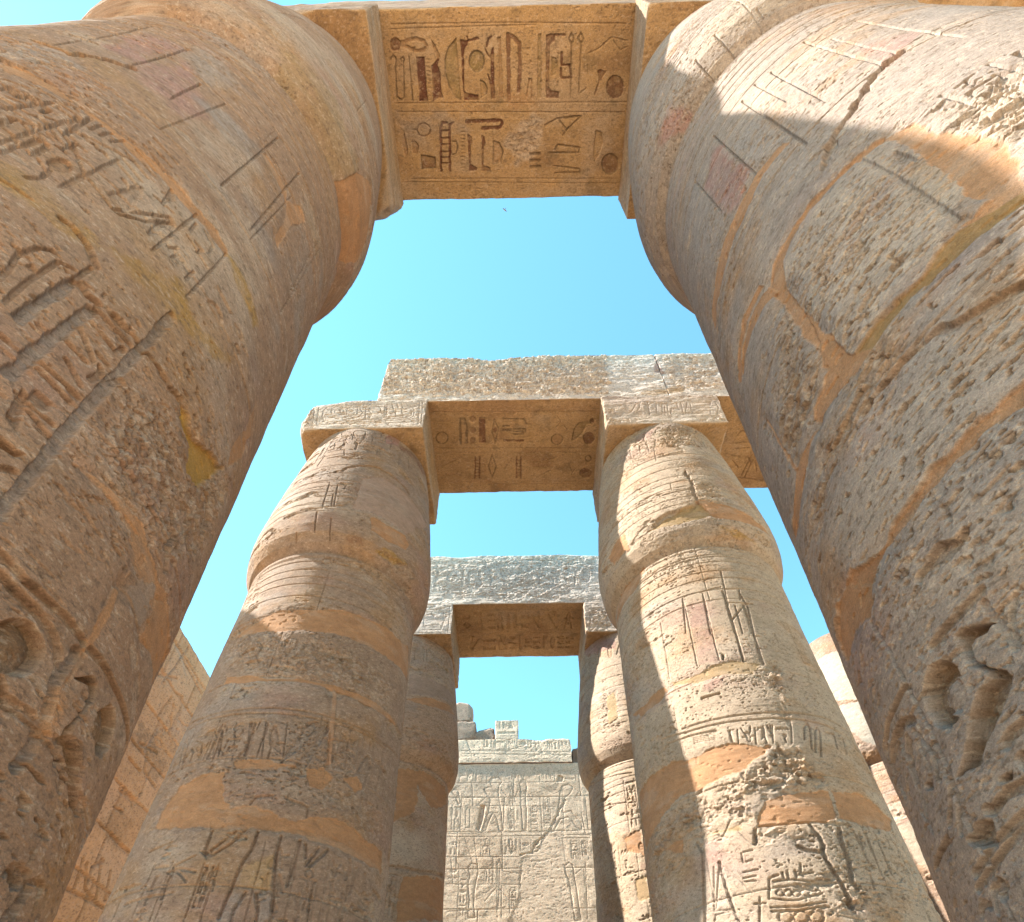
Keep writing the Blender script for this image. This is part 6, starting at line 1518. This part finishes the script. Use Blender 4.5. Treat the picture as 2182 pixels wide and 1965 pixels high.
# ------------------------------------------------------------------ walls
def courses(hc, lc, seed, dp=0.02, wd=0.014):
    def f(cv):
        r = random.Random(seed)
        z = cv.v[0]; row = 0
        while z < cv.v[-1]:
            cv.line([(cv.u[0]+k*(cv.u[-1]-cv.u[0])/40, z+r.uniform(-.008, .008)) for k in range(41)], wd, dp)
            x = cv.u[0]+r.uniform(0, lc)
            while x < cv.u[-1]:
                cv.line([(x, z), (x+r.uniform(-.03, .03), z+hc)], wd, dp)
                sh = r.uniform(-1, 1); x2 = x+r.uniform(0.6, 1.3)*lc
                cv.tint([(x, z), (x2, z), (x2, z+hc), (x, z+hc)], (WARM if sh > 0 else PALE), abs(sh)*0.35, 0.02, 0.03)
                x = x2
            z += hc
    return f
def chain(*fs):
    def f(cv):
        for q in fs: q(cv)
    return f
lw = empty('left_wall', (-9.5, 10, 0), 'tall sandstone wall glowing with warm reflected light behind the yellow-stained near column', 'wall'); lw['kind'] = 'thing'
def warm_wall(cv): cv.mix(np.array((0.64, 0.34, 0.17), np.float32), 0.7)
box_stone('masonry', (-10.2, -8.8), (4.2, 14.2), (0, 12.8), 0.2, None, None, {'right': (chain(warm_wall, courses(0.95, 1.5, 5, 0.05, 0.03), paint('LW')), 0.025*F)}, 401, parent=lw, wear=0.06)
bw = empty('back_wall', (0, 17.6, 0), 'pale grey wall carved with rows of standing figures, closing the far end of the hall', 'wall'); bw['kind'] = 'thing'
def pale_wall(cv): cv.mix(np.array((0.86, 0.67, 0.52), np.float32), 0.75)
def cornice_paint(cv):
    pale_wall(cv); apply_feats(cv, FEATS.get('BT', []))
    cv.pits(0.08, 0.05, 0.6, 0.012, cv.seed+4)
box_stone('masonry', (-7, 14), (16.9, 18.6), (0, 11.62), 0.25, None, None, {'front': (chain(pale_wall, courses(1.05, 1.7, 9, 0.014, 0.012), paint('BW')), 0.0165*F)}, 411, parent=bw, wear=0.03)
box_stone('cornice', (-7, 1.57), (16.86, 18.2), (11.625, 12.46), 0.2, None, None, {'front': (cornice_paint, 0.017*F)}, 421, parent=bw, wear=0.04,
    chip=lambda P: 0.16*np.clip((P[:, 2]-12.2)/0.25, 0, 1)*np.clip(noise3(P, 0.5, 4)*1.5+0.3, 0, 1)*np.clip((P[:, 0]+0.2)/0.4, 0, 1))
box_stone('coping', (1.6, 14), (17.0, 18.4), (11.625, 12.2), 0.1, None, None, {}, 428, parent=bw, wear=0.06)
def block(x, z, y, seed, label, wear, painter=None, chip=None):
    o = box_stone('stone_block', x, y, z, 0.05, label, 'stone block', {'front': (painter, 0.017*F)} if painter else {'front': (None, 0.03*F)}, seed, group='loose blocks on top of the back wall', wear=wear, chip=chip)
    o['kind'] = 'thing'; return o
def lit(cv): cv.mix(PALE*1.05, 0.6)
block((-0.80, -0.06), (12.465, 13.18), (16.87, 17.5), 431, 'upright grey block carved with an oval ring, on the wall top below the sky', 0.02, cornice_paint)
block((-1.66, -0.83), (12.465, 13.02), (16.95, 17.6), 437, 'sloping cream block with a broken upper corner, leaning beside the upright carved block', 0.10, lit, broken(-1.75, 17.0, 13.1, 1.0, 0.6))
block((-2.6, -1.42), (12.465, 13.2), (16.88, 17.6), 443, 'lower cream block at the left end of the wall top, under a smaller lump', 0.09, lit, broken(-1.4, 16.8, 12.5, 0.5, 0.25))
block((-2.7, -1.56), (13.205, 13.98), (16.9, 17.6), 449, 'topmost rounded lump of cream stone, stacked highest on the far wall', 0.16, lit, broken(-1.5, 16.9, 14.0, 0.7, 0.3))

# ------------------------------------------------------------------ a bird far off in the opening
import bmesh
def bird():
    d = Vector(_f)+Vector(_r)*((1075.5-1091-8.64)/1339.29)-Vector(_u)*((447-982.5-346.43)/1339.29); d.normalize()
    p = Vector((0.0352, 0, CAMZ))+d*105
    bm = bmesh.new()
    ring = []
    for x, r in ((-.17, .004), (-.12, .022), (-.04, .045), (.05, .042), (.10, .026), (.14, .03), (.17, .018), (.21, .003)):
        ring.append([bm.verts.new((x, r*cos(a*pi/4), r*0.9*sin(a*pi/4))) for a in range(8)])
    for a, b in zip(ring[:-1], ring[1:]):
        for k in range(8): bm.faces.new((a[k], a[(k+1) % 8], b[(k+1) % 8], b[k]))
    bm.faces.new(ring[0]); bm.faces.new(ring[-1][::-1])
    def slab(P, t=0.006):
        up = [bm.verts.new((x, y, z+t)) for x, y, z in P]; dn = [bm.verts.new((x, y, z-t)) for x, y, z in P]
        bm.faces.new(up); bm.faces.new(dn[::-1])
        for k in range(len(P)): bm.faces.new((up[k-1], dn[k-1], dn[k], up[k]))
    for s in (-1, 1):
        slab([(.07, s*.02, .02), (.10, s*.16, .09), (.03, s*.36, .07), (-.02, s*.30, .075), (-.05, s*.15, .075), (-.06, s*.02, .02)])
    slab([(-.13, .015, .0), (-.26, .05, .0), (-.27, 0, .0), (-.26, -.05, .0), (-.13, -.015, .0)])
    bmesh.ops.recalc_face_normals(bm, faces=bm.faces)
    me = bpy.data.meshes.new('bird'); bm.to_mesh(me); bm.free()
    m = bpy.data.materials.new('dark_plumage'); m.use_nodes = True
    N = m.node_tree.nodes; L = m.node_tree.links
    n = N.new('ShaderNodeTexNoise'); n.inputs['Scale'].default_value = 40
    cr = N.new('ShaderNodeValToRGB'); cr.color_ramp.elements[0].color = (0.02, 0.018, 0.016, 1); cr.color_ramp.elements[1].color = (0.06, 0.05, 0.045, 1)
    L.new(n.outputs['Fac'], cr.inputs[0]); L.new(cr.outputs[0], N['Principled BSDF'].inputs['Base Color'])
    me.materials.append(m)
    o = bpy.data.objects.new('bird', me); COL.objects.link(o); o.location = p; o.rotation_euler = (0.3, 0.1, 2.2)
    tag(o, 'tiny dark bird gliding in the blue sky under the near architrave', 'bird')
bird()
